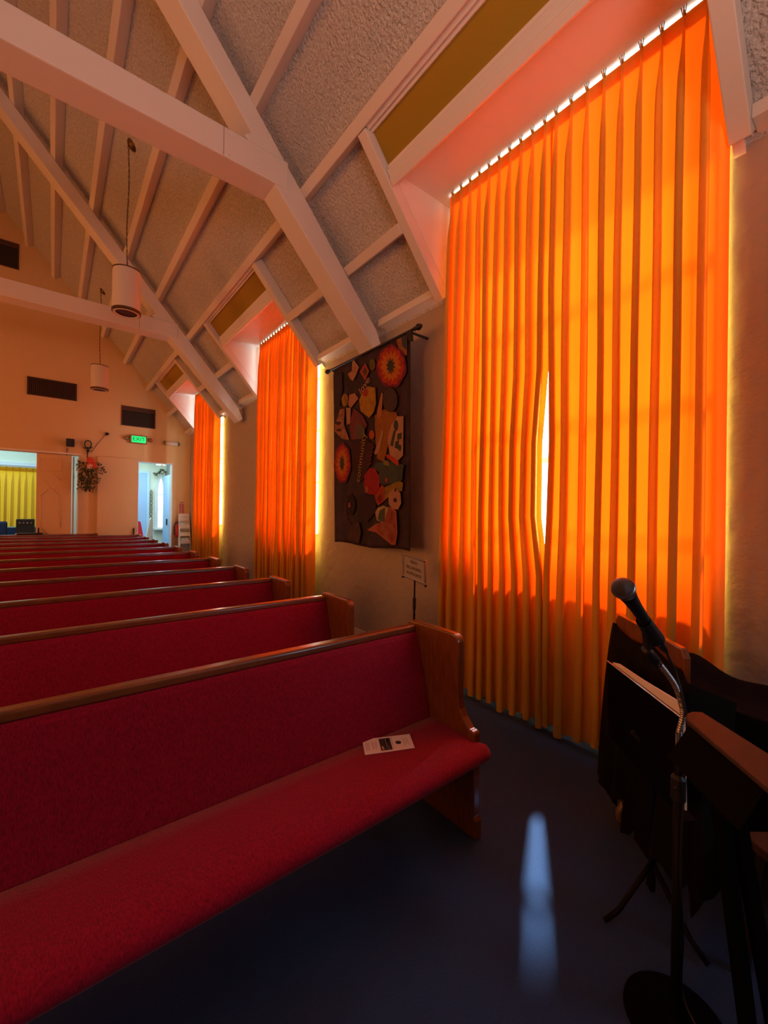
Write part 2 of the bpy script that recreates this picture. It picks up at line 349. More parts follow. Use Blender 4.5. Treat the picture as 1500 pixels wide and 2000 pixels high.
# ================================================================= CURTAINS
PINCH = [(0, 0), (.15, .01), (.30, .0), (.44, .02), (.475, .25), (.46, .60), (.465, .9), (.5, 1)]
OPEN = [(0, 0), (.18, -.02), (.36, 0), (.45, .10), (.465, .36), (.30, .56), (.29, .88), (.5, 1)]
def prof_at(P, t):
    """t in 0..0.5 -> (y, x) on a smooth half pleat"""
    f = t*2*(len(P)-1); i = min(len(P)-2, int(f)); q = f-i
    g = lambda n: P[max(0, min(len(P)-1, n))]
    out = []
    for c in (0, 1):
        p0, p1, p2, p3 = g(i-1)[c], g(i)[c], g(i+1)[c], g(i+2)[c]
        out.append(.5*((2*p1)+(p2-p0)*q+(2*p0-5*p1+4*p2-p3)*q*q+(3*p1-p0-3*p2+p3)*q**3))
    return out
def curtain(y0, y1, ztop, zbot, npl, label, name='curtain', xf=2.62, amp=0.055, ret=None, edge_fn=None, m='curtain', group='orange window curtains', seed=0, rd=0.11):
    """pleated panel, hanging in the plane x=xf, pleats stand out towards -x"""
    rnd = random.Random(seed)
    per = 28; nc = npl*per; rows = []
    zs = [0, .03, .05, .075, .11, .16, .24, .36, .5, .8, 1.2, 1.7, 2.2, 2.7, 3.1, 3.5, 3.8, ztop-zbot]
    H = ztop-zbot; zs = [z for z in zs[:-1] if z < H-0.05]+[H]
    ja = [rnd.uniform(0.75, 1.25) for _ in range(npl)]; jw = [rnd.uniform(-.12, .12) for _ in range(npl+1)]
    jb = [rnd.uniform(0.11, 0.19) for _ in range(npl)]
    p = (y1-y0)/npl
    bm = NB(); grid = []
    for z in zs:
        k = min(1, max(0, (z-0.09)/0.35)); k = k*k*(3-2*k); row = []
        low = z/H
        pinch = min(1, abs(z-0.10)/0.07) if z < 0.17 else 1
        for j in range(nc+1):
            u = j/per; pi = min(npl-1, int(u)); t = u-pi
            tt = t if t <= 0.5 else 1-t; sg = 1 if t <= 0.5 else -1
            hy, hx = prof_at(PINCH, tt); oy, ox = prof_at(OPEN, tt)
            op = k*(0.75+0.25*low)
            yy_ = hy*(1-op)+oy*op; lobe = hx*(1-k)+ox*k
            if t > 0.5: yy_ = 1-yy_
            A = (0.034*(1-k)+amp*ja[pi]*k*(1+0.30*low))
            yy = y0 + p*(pi + yy_ + (jw[pi]*(1-t)+jw[pi+1]*t)*k*(0.5+low))
            xx = xf - A*lobe + 0.006*math.sin(3.1*z+pi*1.7)*k + 0.004*math.sin(2*PI*u*1.0+pi)*k
            if edge_fn: yy = edge_fn(yy, u/npl, z/H)
            row.append(bm.verts.new((xx, yy, ztop-z + 0 + (0.012*math.sin(pi*2.1+seed) if z == H else 0))))
        if ret is not None:     # returns to the wall
            e = row[0] if ret < 0 else row[-1]
            for q in (0.35, 0.7, 1.0):
                v = bm.verts.new((xf+rd*q, e.co.y + (0.012*math.sin(q*3))*(1 if ret > 0 else -1), e.co.z))
                if ret < 0: row.insert(0, v)
                else: row.append(v)
        grid.append(row)
    for a, b in zip(grid, grid[1:]):
        for j in range(len(a)-1): bm.faces.new((a[j], a[j+1], b[j+1], b[j]))
    root = thing(name, label, 'curtain', (xf, (y0+y1)/2, zbot), group)
    for v in bm.verts: v.co -= Vector((xf, (y0+y1)/2, zbot))
    fin(bm, 'curtain_cloth', M[m], root, smooth=True)
    bm = NB(); n_ = npl*2; va = [bm.verts.new((0.008, y0+0.01+(y1-y0-0.02)*q/n_-(y0+y1)/2, H-0.004)) for q in range(n_+1)]; vb = [bm.verts.new((0.008, v.co.y, H-0.10)) for v in va]
    for q in range(n_): bm.faces.new((va[q], va[q+1], vb[q+1], vb[q]))
    fin(bm, 'header_tape', M[m], root)
    for q in range(npl):
        bm = NB(); yy = y0+p*(q+0.5)
        for dy in (-0.008, 0, 0.008):
            tube(bm, [(xf-0.024, yy+dy*0.6, ztop-0.03), (xf-0.026, yy+dy*1.6, ztop+0.022)], 0.0022, 5)
        for v in bm.verts: v.co -= Vector((xf, (y0+y1)/2, zbot))
        fin(bm, 'pleat_hook', M['dark'], root)
    return root
ZH = 4.135
def gapA(yy, s, h):   # left panel (far side), its near edge opens a little below the middle
    g = max(0, math.sin(PI*min(1, max(0, (h-0.46)/0.30)))) + 0.16*max(0, math.sin(PI*min(1, max(0, (h-0.03)/0.66))))
    return yy + 0.070*g*(1-s)**3 + 0.05*h*(s-0.5)*2*0.8
def gapB(yy, s, h):
    g = max(0, math.sin(PI*min(1, max(0, (h-0.34)/0.42))))
    return yy - 0.02*g*s**3
curtain(0.62, 1.545, ZH, 0.035, 9, 'tall orange curtain panel hanging behind the microphone and draped lectern', edge_fn=gapB, ret=-1, seed=3, rd=0.166)
curtain(1.53, 2.46, ZH, 0.035, 10, 'tall orange curtain panel between the sign stand and the bright slit', edge_fn=gapA, ret=1, seed=5, rd=0.15)
curtain(4.90, 5.75, ZH, 0.035, 9, 'orange curtain panel beside the bright window slit next to the quilted banner', ret=-1, seed=8)
curtain(5.74, 6.60, ZH, 0.035, 9, 'orange curtain panel of the middle window, on its side away from the banner', ret=1, seed=9)
curtain(8.97, 9.75, ZH, 0.035, 8, 'orange curtain panel of the last window, beside its own bright slit', ret=-1, seed=12)
curtain(9.74, 10.50, ZH, 0.035, 8, 'orange curtain panel closest to the back wall and the leaflet rack', ret=1, seed=13)
for (a, b), lb in zip(((0.63, 2.45), (4.92, 6.58), (8.99, 10.48)), ('nearest', 'middle', 'farthest')):
    root = thing('curtain_track', 'thin curtain track above the %s orange curtains' % lb, 'curtain track', (2.65, (a+b)/2, ZH), 'curtain tracks')
    bm = NB(); box(bm, -0.01, 0.015, -(b-a)/2, (b-a)/2, -0.035, -0.01); fin(bm, 'track_rail', M['trim'], root)
    for yy in (-(b-a)/2+.03, 0, (b-a)/2-.03):
        bm = NB(); box(bm, 0.015, 0.148, yy-.01, yy+.01, -0.03, -0.015); fin(bm, 'track_bracket', M['trim'], root)

# ================================================================= PEWS
def make_pew(xl, xr, label):
    root = thing('pew', label, 'pew', (xr, 0, 0), 'pews')
    L = xl-xr
    # end panel outline (y, z)
    def outline():
        o = [(1.185, 0), (1.185, 0.085), (1.197, 0.095), (1.200, 0.36), (1.200, 0.44)]
        o += arc(1.222, 0.452, 0.022, 190, 70, 5)
        o += [(1.250, 0.492), (1.272, 0.515), (1.288, 0.545), (1.297, 0.585), (1.300, 0.64), (1.300, 0.80)]
        o += arc(1.345, 0.838, 0.045, 180, 92, 6)
        o += [(1.50, 0.884)]
        o += arc(1.628, 0.852, 0.032, 85, 0, 5)
        o += [(1.665, 0.6), (1.70, 0.095), (1.71, 0.085), (1.71, 0)]
        return o
    for x0, nm in ((-0.042, 'end_panel'), (L, 'end_panel')):
        bm = NB(); prism(bm, [(x0, a, b) for a, b in outline()], (0.042, 0, 0)); fin(bm, nm, M['wood'], root, bevel=0.007, seg=3)
    xi0, xi1 = L+0.042, -0.042
    # back cushion
    bm = NB(); prof = [(1.485, 0.40), (1.478, 0.44), (1.515, 0.60), (1.552, 0.74), (1.577, 0.815), (1.587, 0.832), (1.60, 0.838), (1.625, 0.835), (1.56, 0.42)]
    prism(bm, [(xi0, a, b) for a, b in prof], (xi1-xi0, 0, 0)); fin(bm, 'back_cushion', M['fabric'], root, bevel=0.006, seg=2)
    bm = NB(); prof = [(1.590, 0.838), (1.592, 0.862), (1.598, 0.868), (1.640, 0.868), (1.646, 0.862), (1.650, 0.838)]
    prism(bm, [(xi0, a, b) for a, b in prof], (xi1-xi0, 0, 0)); fin(bm, 'top_rail', M['wood'], root, bevel=0.004)
    bm = NB(); prof = [(1.627, 0.837), (1.648, 0.837), (1.585, 0.36), (1.562, 0.36)]
    prism(bm, [(xi0, a, b) for a, b in prof], (xi1-xi0, 0, 0)); fin(bm, 'back_board', M['wood'], root)
    # seat cushion with rounded nose that stands in front of the end panel
    sec = [(1.50, 0.435), (1.40, 0.441), (1.30, 0.440), (1.22, 0.436), (1.193, 0.433), (1.165, 0.427), (1.143, 0.415), (1.132, 0.398), (1.132, 0.382), (1.142, 0.368), (1.16, 0.360), (1.193, 0.357), (1.35, 0.357), (1.50, 0.357)]
    xs = [(L+0.001-0.001, 0.25), (L+0.004, 0.6), (L+0.012, 0.85), (L+0.03, 1), (L+0.044, 1)] + [(L+0.044+(-0.044-L-0.044)*k/8, 1) for k in range(1, 9)] + [(-0.03, 1), (-0.012, 0.93), (0.0, 0.8), (0.008, 0.55), (0.011, 0.25)]
    bm = NB(); rings = []
    for x, s in xs:
        ring = []
        for (a, b) in sec:
            if a >= 1.193:
                xx = min(max(x, L+0.0435), -0.0435); bb = b
                aa = a
            else:
                xx = x; aa = 1.193-(1.193-a)*s; bb = 0.397+(b-0.397)*(0.35+0.65*s)
            ring.append(bm.verts.new((xx, aa, bb)))
        rings.append(ring)
    for a, b in zip(rings, rings[1:]):
        for k in range(len(sec)): 
            k2 = (k+1) % len(sec)
            try: bm.faces.new((a[k], a[k2], b[k2], b[k]))
            except ValueError: pass
    bm.faces.new(rings[0]); bm.faces.new(rings[-1][::-1])
    bmesh.ops.remove_doubles(bm, verts=bm.verts, dist=0.0003)
    fin(bm, 'seat_cushion', M['fabric'], root, smooth=True)
    bm = NB(); box(bm, xi0, xi1, 1.22, 1.56, 0.335, 0.357); fin(bm, 'seat_board', M['wood'], root)
    return root
def copy_tree(o):
    c = o.copy(); C.objects.link(c)
    for ch in list(o.children):
        d = ch.copy(); C.objects.link(d); d.parent = c
    return c
XR, XL = 1.524, -2.10
pew = make_pew(XL, XR, 'crimson oak-ended pew with a printed leaflet lying on its seat')
ords = ['second', 'third', 'fourth', 'fifth', 'sixth', 'seventh', 'eighth', 'ninth', 'tenth', 'eleventh']
for k in range(1, 11):
    c = copy_tree(pew); c.location.y = 0.911*k
    c['label'] = 'crimson upholstered oak pew, %s row counting the leaflet pew as first' % ords[k-1]
sp = make_pew(XL, 0.80, 'short crimson pew in the last row against the back wall'); sp.location.y = 9.965

# leaflet on the seat
root = thing('leaflet', 'printed white leaflet with a dark picture lying on the nearest pew seat', 'leaflet', (1.20, 1.38, 0.4425))
P = [onZ(707, 1445, 0.443), onZ(800, 1434, 0.443), onZ(810, 1461, 0.443), onZ(713, 1475, 0.443)]
ctr = Vector((1.20, 1.38, 0.4425))
def onleaf(u, v, h=0): return P[0]*(1-u)*(1-v)+P[1]*u*(1-v)+P[2]*u*v+P[3]*(1-u)*v - ctr + Vector((0, 0, h))
def leafpatch(u0, u1, v0, v1, mname, nm, par):
    bm = NB(); prism(bm, [onleaf(u0, v0, .0012), onleaf(u1, v0, .0012), onleaf(u1, v1, .0012), onleaf(u0, v1, .0012)], (0, 0, 0.0003)); return fin(bm, nm, M[mname], par)
bm = NB(); prism(bm, [onleaf(0, 0), onleaf(1, 0), onleaf(1, 1), onleaf(0, 1)], (0, 0, 0.0012)); sheet = fin(bm, 'paper_sheet', M['paper'], root)
leafpatch(0.33, 0.56, 0.10, 0.90, 'ink', 'printed_picture', root)
leafpatch(0.46, 0.53, 0.14, 0.86, 'greyink', 'picture_sky', root); leafpatch(0.36, 0.40, 0.62, 0.85, 'petal2', 'picture_path', root)
for q in (0.585,): leafpatch(q, q+0.008, 0.1, 0.9, 'greyink', 'printed_text', root)
bm = NB(); cc = onleaf(0.71, 0.5, 0.0013); lathe(bm, [(0, 0.0004), (0.013, 0.0004), (0.013, 0)], 20, cc); fin(bm, 'round_emblem', M['ink'], root)
for q in (0.05, 0.08, 0.11, 0.17, 0.2, 0.24, 0.27, 0.82, 0.86, 0.9):
    leafpatch(q, q+0.009, 0.22+random.uniform(0, .1), 0.80-random.uniform(0, .15), 'greyink', 'printed_text', root)

# ================================================================= HANGING LAMPS
def pendant(cx, cy, zcan, ztop, zbot, r, label):
    root = thing('pendant_lamp', label, 'hanging lamp', (cx, cy, zbot), 'cylindrical hanging lamps')
    zt = ztop-zbot
    bm = NB(); prof = [(0.0, zt), (r, zt), (r, 0.03), (r*1.0, 0.03)]
    lathe(bm, [(r-0.006, zt-0.002), (r, zt), (r, 0.035), (r-0.006, 0.035)], 40); fin(bm, 'lamp_shade', M['shade'], root, smooth=False)
    bm = NB(); lathe(bm, [(0, zt+0.012), (r+0.003, zt+0.008), (r+0.004, zt-0.006), (r-0.004, zt-0.006)], 40); fin(bm, 'top_cap', M['brass'], root)
    bm = NB(); lathe(bm, [(r-0.006, 0.04), (r+0.005, 0.036), (r+0.005, 0.012), (r-0.008, 0.004), (r-0.012, 0.012)], 40); fin(bm, 'bottom_ring', M['brass'], root)
    bm = NB(); lathe(bm, [(r-0.008, 0.006), (r-0.03, 0.0), (r-0.034, 0.012), (r-0.008, 0.012)], 40); fin(bm, 'inner_rim', M['shade'], root)
    bm = NB(); lathe(bm, [(0, 0.02), (r-0.032, 0.02), (r-0.032, 0.026), (0, 0.026)], 40); fin(bm, 'diffuser', M['vent'], root)
    zc = zcan-zbot
    t = Vector((1, 0, -S)).normalized(); n = Vector((nx, 0, nz))
    bm = NB(); cc = Vector((0.03, 0, zc))
    rot = n.to_track_quat('Z', 'Y').to_matrix().to_4x4()
    lathe(bm, [(0, -0.035), (0.03, -0.033), (0.06, -0.012), (0.068, 0), (0, 0)], 24)
    for v in bm.verts: v.co = rot @ v.co + cc
    fin(bm, 'ceiling_canopy', M['brass'], root, smooth=True)
    bm = NB(); z = zt+0.015; k = 0; zend = zc-0.03; L = 0.042
    while z < zend:
        a = 0.5*math.sin(k*0.9)+ (PI/2 if k % 2 else 0); rr = 0.008
        sway = 0.008*math.sin(z*5.0)
        pts = []
        for q in range(8):
            an = 2*PI*q/8; pts.append((rr*math.cos(an)*math.cos(a)+sway, rr*math.cos(an)*math.sin(a), z+L/2+(L/2)*math.sin(an)))
        tube(bm, pts, 0.0026, 5, closed=True); z += L*0.82; k += 1
    fin(bm, 'chain', M['brass'], root)
    bm = NB(); tube(bm, [(0.008*math.sin((zt+.015+i*.06)*5.0)+0.003*math.sin(i*2.0), 0.003, zt+0.012+i*(zend-zt)/24) for i in range(25)], 0.0022, 5); fin(bm, 'cord', M['dark'], root)
pendant(0.665, 5.853, ZC(0.695), 4.28, 3.775, 0.148, 'nearer cream cylinder lamp hanging on a chain')
pendant(0.705, 10.05, ZC(0.735), 4.265, 3.79, 0.148, 'farther cream cylinder lamp hanging before the back wall')


# ================================================================= QUILTED BANNER
BX = 2.575
def bp(zx, zy, X=BX): return onX(620+zx/3.3333, 620+zy/3.3333, X)
A_, B_, C_, D_ = bp(103, 335), bp(600, 108), bp(598, 1525), bp(105, 1462)
ban = thing('quilted_banner', 'dark patchwork banner with tie-dyed flowers hanging from a black rod on the wall', 'banner', (BX, (A_.y+B_.y)/2, C_.z))
bo = ban.location.copy()
bm = NB(); NJ, NI = 40, 44; g = []
zt_ = (A_.z+B_.z)/2
for i in range(NI+1):
    row = []
    for j in range(NJ+1):
        u = j/NJ; v = i/NI
        yt = A_.y*(1-u)+B_.y*u; yb = (D_.y+0.03*0)*(1-u)+C_.y*u; yy = yt*(1-v)+yb*v
        zb = D_.z*(1-u)+C_.z*u + 0.012*math.sin(u*9)
        zz = zt_*(1-v)+zb*v
        xx = BX + 0.010*math.sin(u*14+v*1.5)*v**1.5 + 0.006*math.sin(u*31)*v*v + 0.006
        row.append(bm.verts.new((xx-bo.x, yy-bo.y, zz-bo.z)))
    g.append(row)
for a, b in zip(g, g[1:]):
    for j in range(NJ): bm.faces.new((a[j], a[j+1], b[j+1], b[j]))
M['quilt'] = mat('dark quilt cloth', s2l((62, 38, 48)), 0.8, col2=s2l((34, 20, 28)), cscale=6, bump=0.4, bscale=30)
qc = fin(bm, 'banner_cloth', M['quilt'], ban, smooth=True)
md = qc.modifiers.new('thick', 'SOLIDIFY'); md.thickness = 0.006; md.offset = 1
bm = NB(); tube(bm, [(0, A_.y-bo.y+0.07, zt_-bo.z+0.012), (0, B_.y-bo.y-0.06, zt_-bo.z+0.012)], 0.013, 12); rod = fin(bm, 'banner_rod', M['black'], ban, smooth=True)
for yy, sg in ((A_.y-bo.y+0.07, 1), (B_.y-bo.y-0.06, -1)):
    bm = NB(); prof = [(0.012, 0), (0.020, 0.01), (0.014, 0.022), (0.026, 0.045), (0.030, 0.062), (0.022, 0.085), (0.008, 0.105), (0, 0.11)]
    lathe(bm, prof, 14)
    mm = Matrix.Translation((0, yy, zt_-bo.z+0.012)) @ Matrix.Rotation(-sg*PI/2, 4, 'X')
    for v in bm.verts: v.co = mm @ v.co
    fin(bm, 'rod_finial', M['black'], ban, smooth=True)
    bm = NB(); box(bm, 0.0, WX-BX-0.004, yy-sg*0.045-.008, yy-sg*0.045+.008, zt_-bo.z-0.012, zt_-bo.z+0.006); fin(bm, 'wall_bracket', M['black'], ban)
bm = NB(); prism(bm, [(-0.004, B_.y-bo.y-.045, zt_-bo.z+.02), (-0.004, B_.y-bo.y+.03, zt_-bo.z+.0), (-0.004, B_.y-bo.y-.01, zt_-bo.z-.09), (-0.004, B_.y-bo.y-.06, zt_-bo.z-.10)], (-0.012, 0, 0)); fin(bm, 'rod_sleeve', M['black'], ban)
patchn = [0]
def bmat(c, c2=None):
    k = 'q%s%s' % (c, c2)
    if k not in M: M[k] = mat('quilt patch dye', tuple(v*.62 for v in s2l(c)), 0.85, col2=tuple(v*.62 for v in s2l(c2)) if c2 else None, cscale=14, bump=0.25, bscale=80)
    return M[k]
def patch(pts, c, c2=None, lvl=0, name='patch'):
    d = 0.0115+0.0022*lvl
    q = [bp(*p) for p in pts]
    bm = NB(); prism(bm, [(-d, p.y-bo.y, p.z-bo.z) for p in q], (-0.002, 0, 0)); return fin(bm, name, bmat(c, c2), ban)
def ell(cx, cy, rx, ry, n=26, wob=0, wn=9, a0=0):
    return [(cx+rx*(1+wob*math.sin(wn*t*2*PI/n+a0))*math.cos(2*PI*t/n), cy+ry*(1+wob*math.sin(wn*t*2*PI/n+a0))*math.sin(2*PI*t/n)) for t in range(n)]
def flower(cx, cy, rx, ry, k0):
    patch(ell(cx, cy, rx, ry, 40, .04, 7), (150, 30, 60), (110, 25, 70), 1, 'flower_outer_ring')
    patch(ell(cx, cy, rx*.86, ry*.88, 48, .05, 12), (215, 70, 25), (180, 35, 20), 2, 'flower_petals')
    patch(ell(cx, cy, rx*.62, ry*.64, 60, .16, 15), (225, 140, 30), (220, 110, 25), 3, 'flower_yellow_rays')
    patch(ell(cx, cy, rx*.24, ry*.32, 40, .28, 10), (50, 60, 55), (90, 85, 50), 4, 'flower_centre')
flower(488, 320, 98, 140, 0); flower(170, 950, 55, 132, 1)
patch([(520, 150), (590, 115), (590, 250), (545, 235)], (200, 130, 40), (150, 80, 40), 0)
patch([(555, 130), (590, 118), (588, 215), (560, 190)], (70, 75, 80), None, 2)
patch([(245, 280), (278, 325), (262, 370), (240, 415), (222, 405), (205, 370), (232, 350), (235, 285)], (215, 170, 130), (190, 120, 90), 1)
patch([(318, 300), (345, 350), (318, 412), (283, 355)], (200, 90, 60), (180, 60, 50), 1); patch([(318, 325), (332, 352), (318, 385), (300, 355)], (90, 80, 40), None, 2)
patch(ell(363, 310, 20, 38), (120, 110, 40), (100, 90, 40), 0)
patch([(335, 450), (385, 460), (390, 560), (375, 620), (345, 655), (290, 610), (280, 540), (305, 480)], (215, 160, 35), (175, 120, 25), 2)
patch(ell(322, 492, 16, 26), (190, 60, 30), None, 3)
patch(ell(187, 540, 22, 42), (205, 150, 60), (120, 100, 40), 2)
patch([(250, 495), (275, 530), (225, 590), (208, 575), (215, 505)], (215, 150, 120), (190, 130, 100), 1)
patch([(155, 600), (185, 595), (180, 700), (215, 800), (165, 790), (118, 740), (122, 700)], (205, 150, 110), (150, 90, 60), 1)
patch([(195, 590), (225, 590), (222, 690), (200, 700)], (200, 150, 130), None, 2)
patch(ell(145, 690, 18, 12), (90, 40, 40), None, 3); patch(ell(150, 735, 16, 9), (90, 40, 40), None, 3)
patch([(240, 590), (300, 640), (330, 700), (290, 790), (225, 800), (215, 700)], (150, 60, 60), (110, 60, 70), 0)
patch(ell(288, 745, 30, 50), (120, 105, 90), (90, 80, 70), 3)
patch(ell(483, 540, 47, 78), (95, 70, 62), (80, 58, 52), 3)
patch([(425, 490), (432, 500), (425, 640), (400, 660), (395, 620)], (205, 130, 80), None, 1)
patch([(380, 640), (440, 600), (520, 620), (540, 700), (470, 820), (440, 940), (395, 920), (385, 800)], (185, 120, 30), (160, 95, 30), 0)
patch([(530, 645), (568, 645), (565, 900), (530, 935), (480, 900), (465, 800), (490, 700)], (220, 170, 140), (200, 150, 120), 1)
for p in (ell(520, 705, 14, 36), [(505, 740), (520, 735), (500, 840), (482, 835)], [(530, 760), (558, 750), (556, 790), (528, 800)], [(515, 810), (540, 800), (535, 860), (512, 850)], ell(545, 850, 10, 22)): patch(p, (70, 80, 60), None, 2)
patch([(430, 735), (440, 745), (410, 880), (385, 895), (378, 885)], (205, 150, 110), None, 2)
patch(ell(362, 765, 18, 30, 8), (205, 90, 40), None, 2)
patch([(450, 895), (480, 895), (540, 940), (535, 970), (465, 915)], (215, 70, 35), None, 3)
patch([(385, 950), (460, 935), (570, 960), (560, 1060), (500, 1080), (440, 1090), (405, 1080), (410, 1010), (380, 985)], (80, 95, 85), (70, 80, 80), 2)
patch([(440, 930), (470, 935), (480, 970), (440, 960)], (150, 140, 50), None, 3)
patch([(350, 980), (385, 985), (415, 1040), (412, 1120), (385, 1155), (340, 1150), (312, 1105), (315, 1030)], (190, 25, 40), (165, 20, 35), 3)
patch(ell(331, 1122, 11, 20, 14), (190, 100, 90), None, 4); patch(ell(460, 1060, 9, 15, 12), (200, 70, 80), None, 4)
patch([(380, 1150), (430, 1090), (450, 1120), (440, 1200), (400, 1225), (388, 1190)], (200, 90, 35), (170, 50, 30), 2); patch(ell(415, 1180, 14, 24), (140, 30, 30), None, 3)
patch([(440, 1110), (540, 1060), (565, 1080), (560, 1130), (480, 1140), (470, 1170), (400, 1230), (440, 1190)], (190, 140, 40), (120, 120, 40), 1)
patch([(515, 1110), (550, 1145), (555, 1210), (535, 1250), (500, 1250), (475, 1215), (472, 1150)], (215, 160, 130), (200, 150, 125), 3)
patch(ell(517, 1190, 11, 14, 12), (60, 30, 35), None, 4); patch(ell(518, 1125, 5, 12, 8), (60, 30, 35), None, 4)
patch([(440, 1225), (470, 1240), (450, 1310), (430, 1335), (395, 1320), (385, 1270), (400, 1240)], (210, 180, 140), None, 2); patch([(450, 1235), (447, 1320), (420, 1330), (402, 1310), (415, 1260)], (90, 100, 80), None, 3)
patch([(470, 1230), (520, 1260), (527, 1400), (515, 1480), (490, 1480), (390, 1400), (330, 1385), (385, 1345), (440, 1330)], (205, 110, 80), None, 0)
patch([(472, 1240), (512, 1268), (518, 1400), (508, 1466), (490, 1466), (400, 1398), (392, 1350), (440, 1335)], (160, 55, 45), (190, 120, 90), 1)
for k in range(9):
    a = PI*0.55+k*PI*0.11
    cx, cy = 222+38*math.cos(a), 1240-100*math.sin(a)
    patch([(cx, cy), (cx+12, cy+3), (cx+13, cy+13), (cx-1, cy+10)], (110, 45, 35), None, 1, 'spiral_stitch')
patch(ell(225, 1220, 30, 66), (45, 18, 26), None, 1); patch(ell(216, 1222, 7, 18, 12), (190, 90, 80), None, 2)
patch([(205, 1400), (240, 1340), (275, 1330), (290, 1400), (275, 1470), (215, 1450)], (95, 60, 50), (70, 45, 40), 0)
patch([(290, 1150), (385, 1170), (390, 1260), (330, 1330), (285, 1300)], (70, 35, 60), (50, 28, 48), 0)
patch([(110, 370), (165, 360), (170, 470), (150, 580), (112, 560)], (72, 52, 66), (56, 42, 56), 0)
patch([(225, 810), (330, 800), (375, 830), (350, 960), (300, 1060), (235, 1000)], (60, 24, 26), (80, 30, 30), 0)
def btext(s, zx0, zy0, zx1, zy1, size, c):
    a = bp(zx0, zy0); b = bp(zx1, zy1); d = Vector((0, b.y-a.y, b.z-a.z)); u = d.normalized(); up = Vector((-1, 0, 0)).cross(u)
    mw = Matrix((u, up, Vector((-1, 0, 0)))).transposed().to_4x4(); mid = (a+b)/2-bo; mid.x = -0.022
    t = text_mesh('stitched_word', s, size, Matrix.Translation(mid) @ mw, bmat(c), ban, 0.0006)
btext('community', 283, 1000, 306, 830, 0.115, (190, 150, 80))
btext('love', 288, 490, 345, 400, 0.12, (215, 160, 140))
for k, (zx, zy) in enumerate(((340, 830), (352, 850), (345, 880), (338, 905), (335, 930), (332, 955), (262, 850), (268, 880), (266, 910), (262, 940))):
    patch([(zx, zy), (zx+30*(1 if k < 6 else .5), zy-8), (zx+30*(1 if k < 6 else .5), zy-2), (zx, zy+7)], (120, 35, 40), None, 2, 'stitch_mark')

# ================================================================= SIGN STAND
SX, SY = 2.40, 2.60
st = thing('sign_stand', 'small silver-framed sign on a thin pole between the banner and the orange curtains', 'sign', (SX, SY, 0))
bm = NB(); lathe(bm, [(0, 0.012), (0.13, 0.010), (0.14, 0), (0, 0)], 28); fin(bm, 'stand_base', M['blackmetal'], st, smooth=False)
bm = NB(); tube(bm, [(0, 0, 0.01), (0, 0, 0.60)], 0.010, 12); tube(bm, [(0, 0, 0.60), (0, 0, 0.88)], 0.007, 12); fin(bm, 'stand_pole', M['blackmetal'], st, smooth=True)
bm = NB(); lathe(bm, [(0.009, 0.62), (0.013, 0.64), (0.013, 0.70), (0.0165, 0.72), (0.012, 0.735), (0.007, 0.735)], 14); fin(bm, 'height_clamp', M['dark'], st, smooth=True)
# frame: faces the pews, leaning back
_F, _R = Vector((math.sin(YAW), math.cos(YAW), 0)), Vector((math.cos(YAW), -math.sin(YAW), 0))
fu0 = (_R*.515 - _F*.857).normalized(); nh = (-_F*.515 - _R*.857).normalized(); fup = (Vector((0, 0, 1)) + nh*.10).normalized()
fu = fu0*math.cos(.09) - fup*math.sin(.09); fup = fup*math.cos(.09) + fu0*math.sin(.09); fnm = fu.cross(fup).normalized()
fc = Vector((0, 0.01, 0.975)); SM = Matrix((fu, fup, fnm)).transposed().to_4x4(); SM = Matrix.Translation(fc) @ SM
hw, hh = 0.165, 0.105
bm = NB(); box(bm, -hw+.012, hw-.012, -hh+.012, hh-.012, -0.004, 0.002)
for v in bm.verts: v.co = SM @ v.co
fin(bm, 'sign_card', M['greycard'], st)
for (x0, x1, y0, y1) in ((-hw, hw, hh-.018, hh), (-hw, hw, -hh, -hh+.018), (-hw, -hw+.018, -hh+.018, hh-.018), (hw-.018, hw, -hh+.018, hh-.018)):
    bm = NB(); box(bm, x0, x1, y0, y1, -0.006, 0.008)
    for v in bm.verts: v.co = SM @ v.co
    fin(bm, 'frame_rail', M['alu'], st, bevel=0.004)
for sx in (-1, 1):
    for sy in (-1, 1):
        bm = NB(); box(bm, sx*hw-.014, sx*hw+.006, sy*hh-.012, sy*hh+.005, -0.008, 0.011)
        for v in bm.verts: v.co = SM @ v.co
        fin(bm, 'corner_cap', M['chrome'] if sy > 0 else M['black'], st, bevel=0.005)
for s, yy, sz in (('VIDEO', 0.052, 0.038), ('RECORDING', 0.0, 0.038), ('IN PROGRESS', -0.05, 0.036)):
    text_mesh('sign_lettering', s, sz, SM @ Matrix.Translation((0, yy, 0.0028)), M['ink'], st, 0.0005)

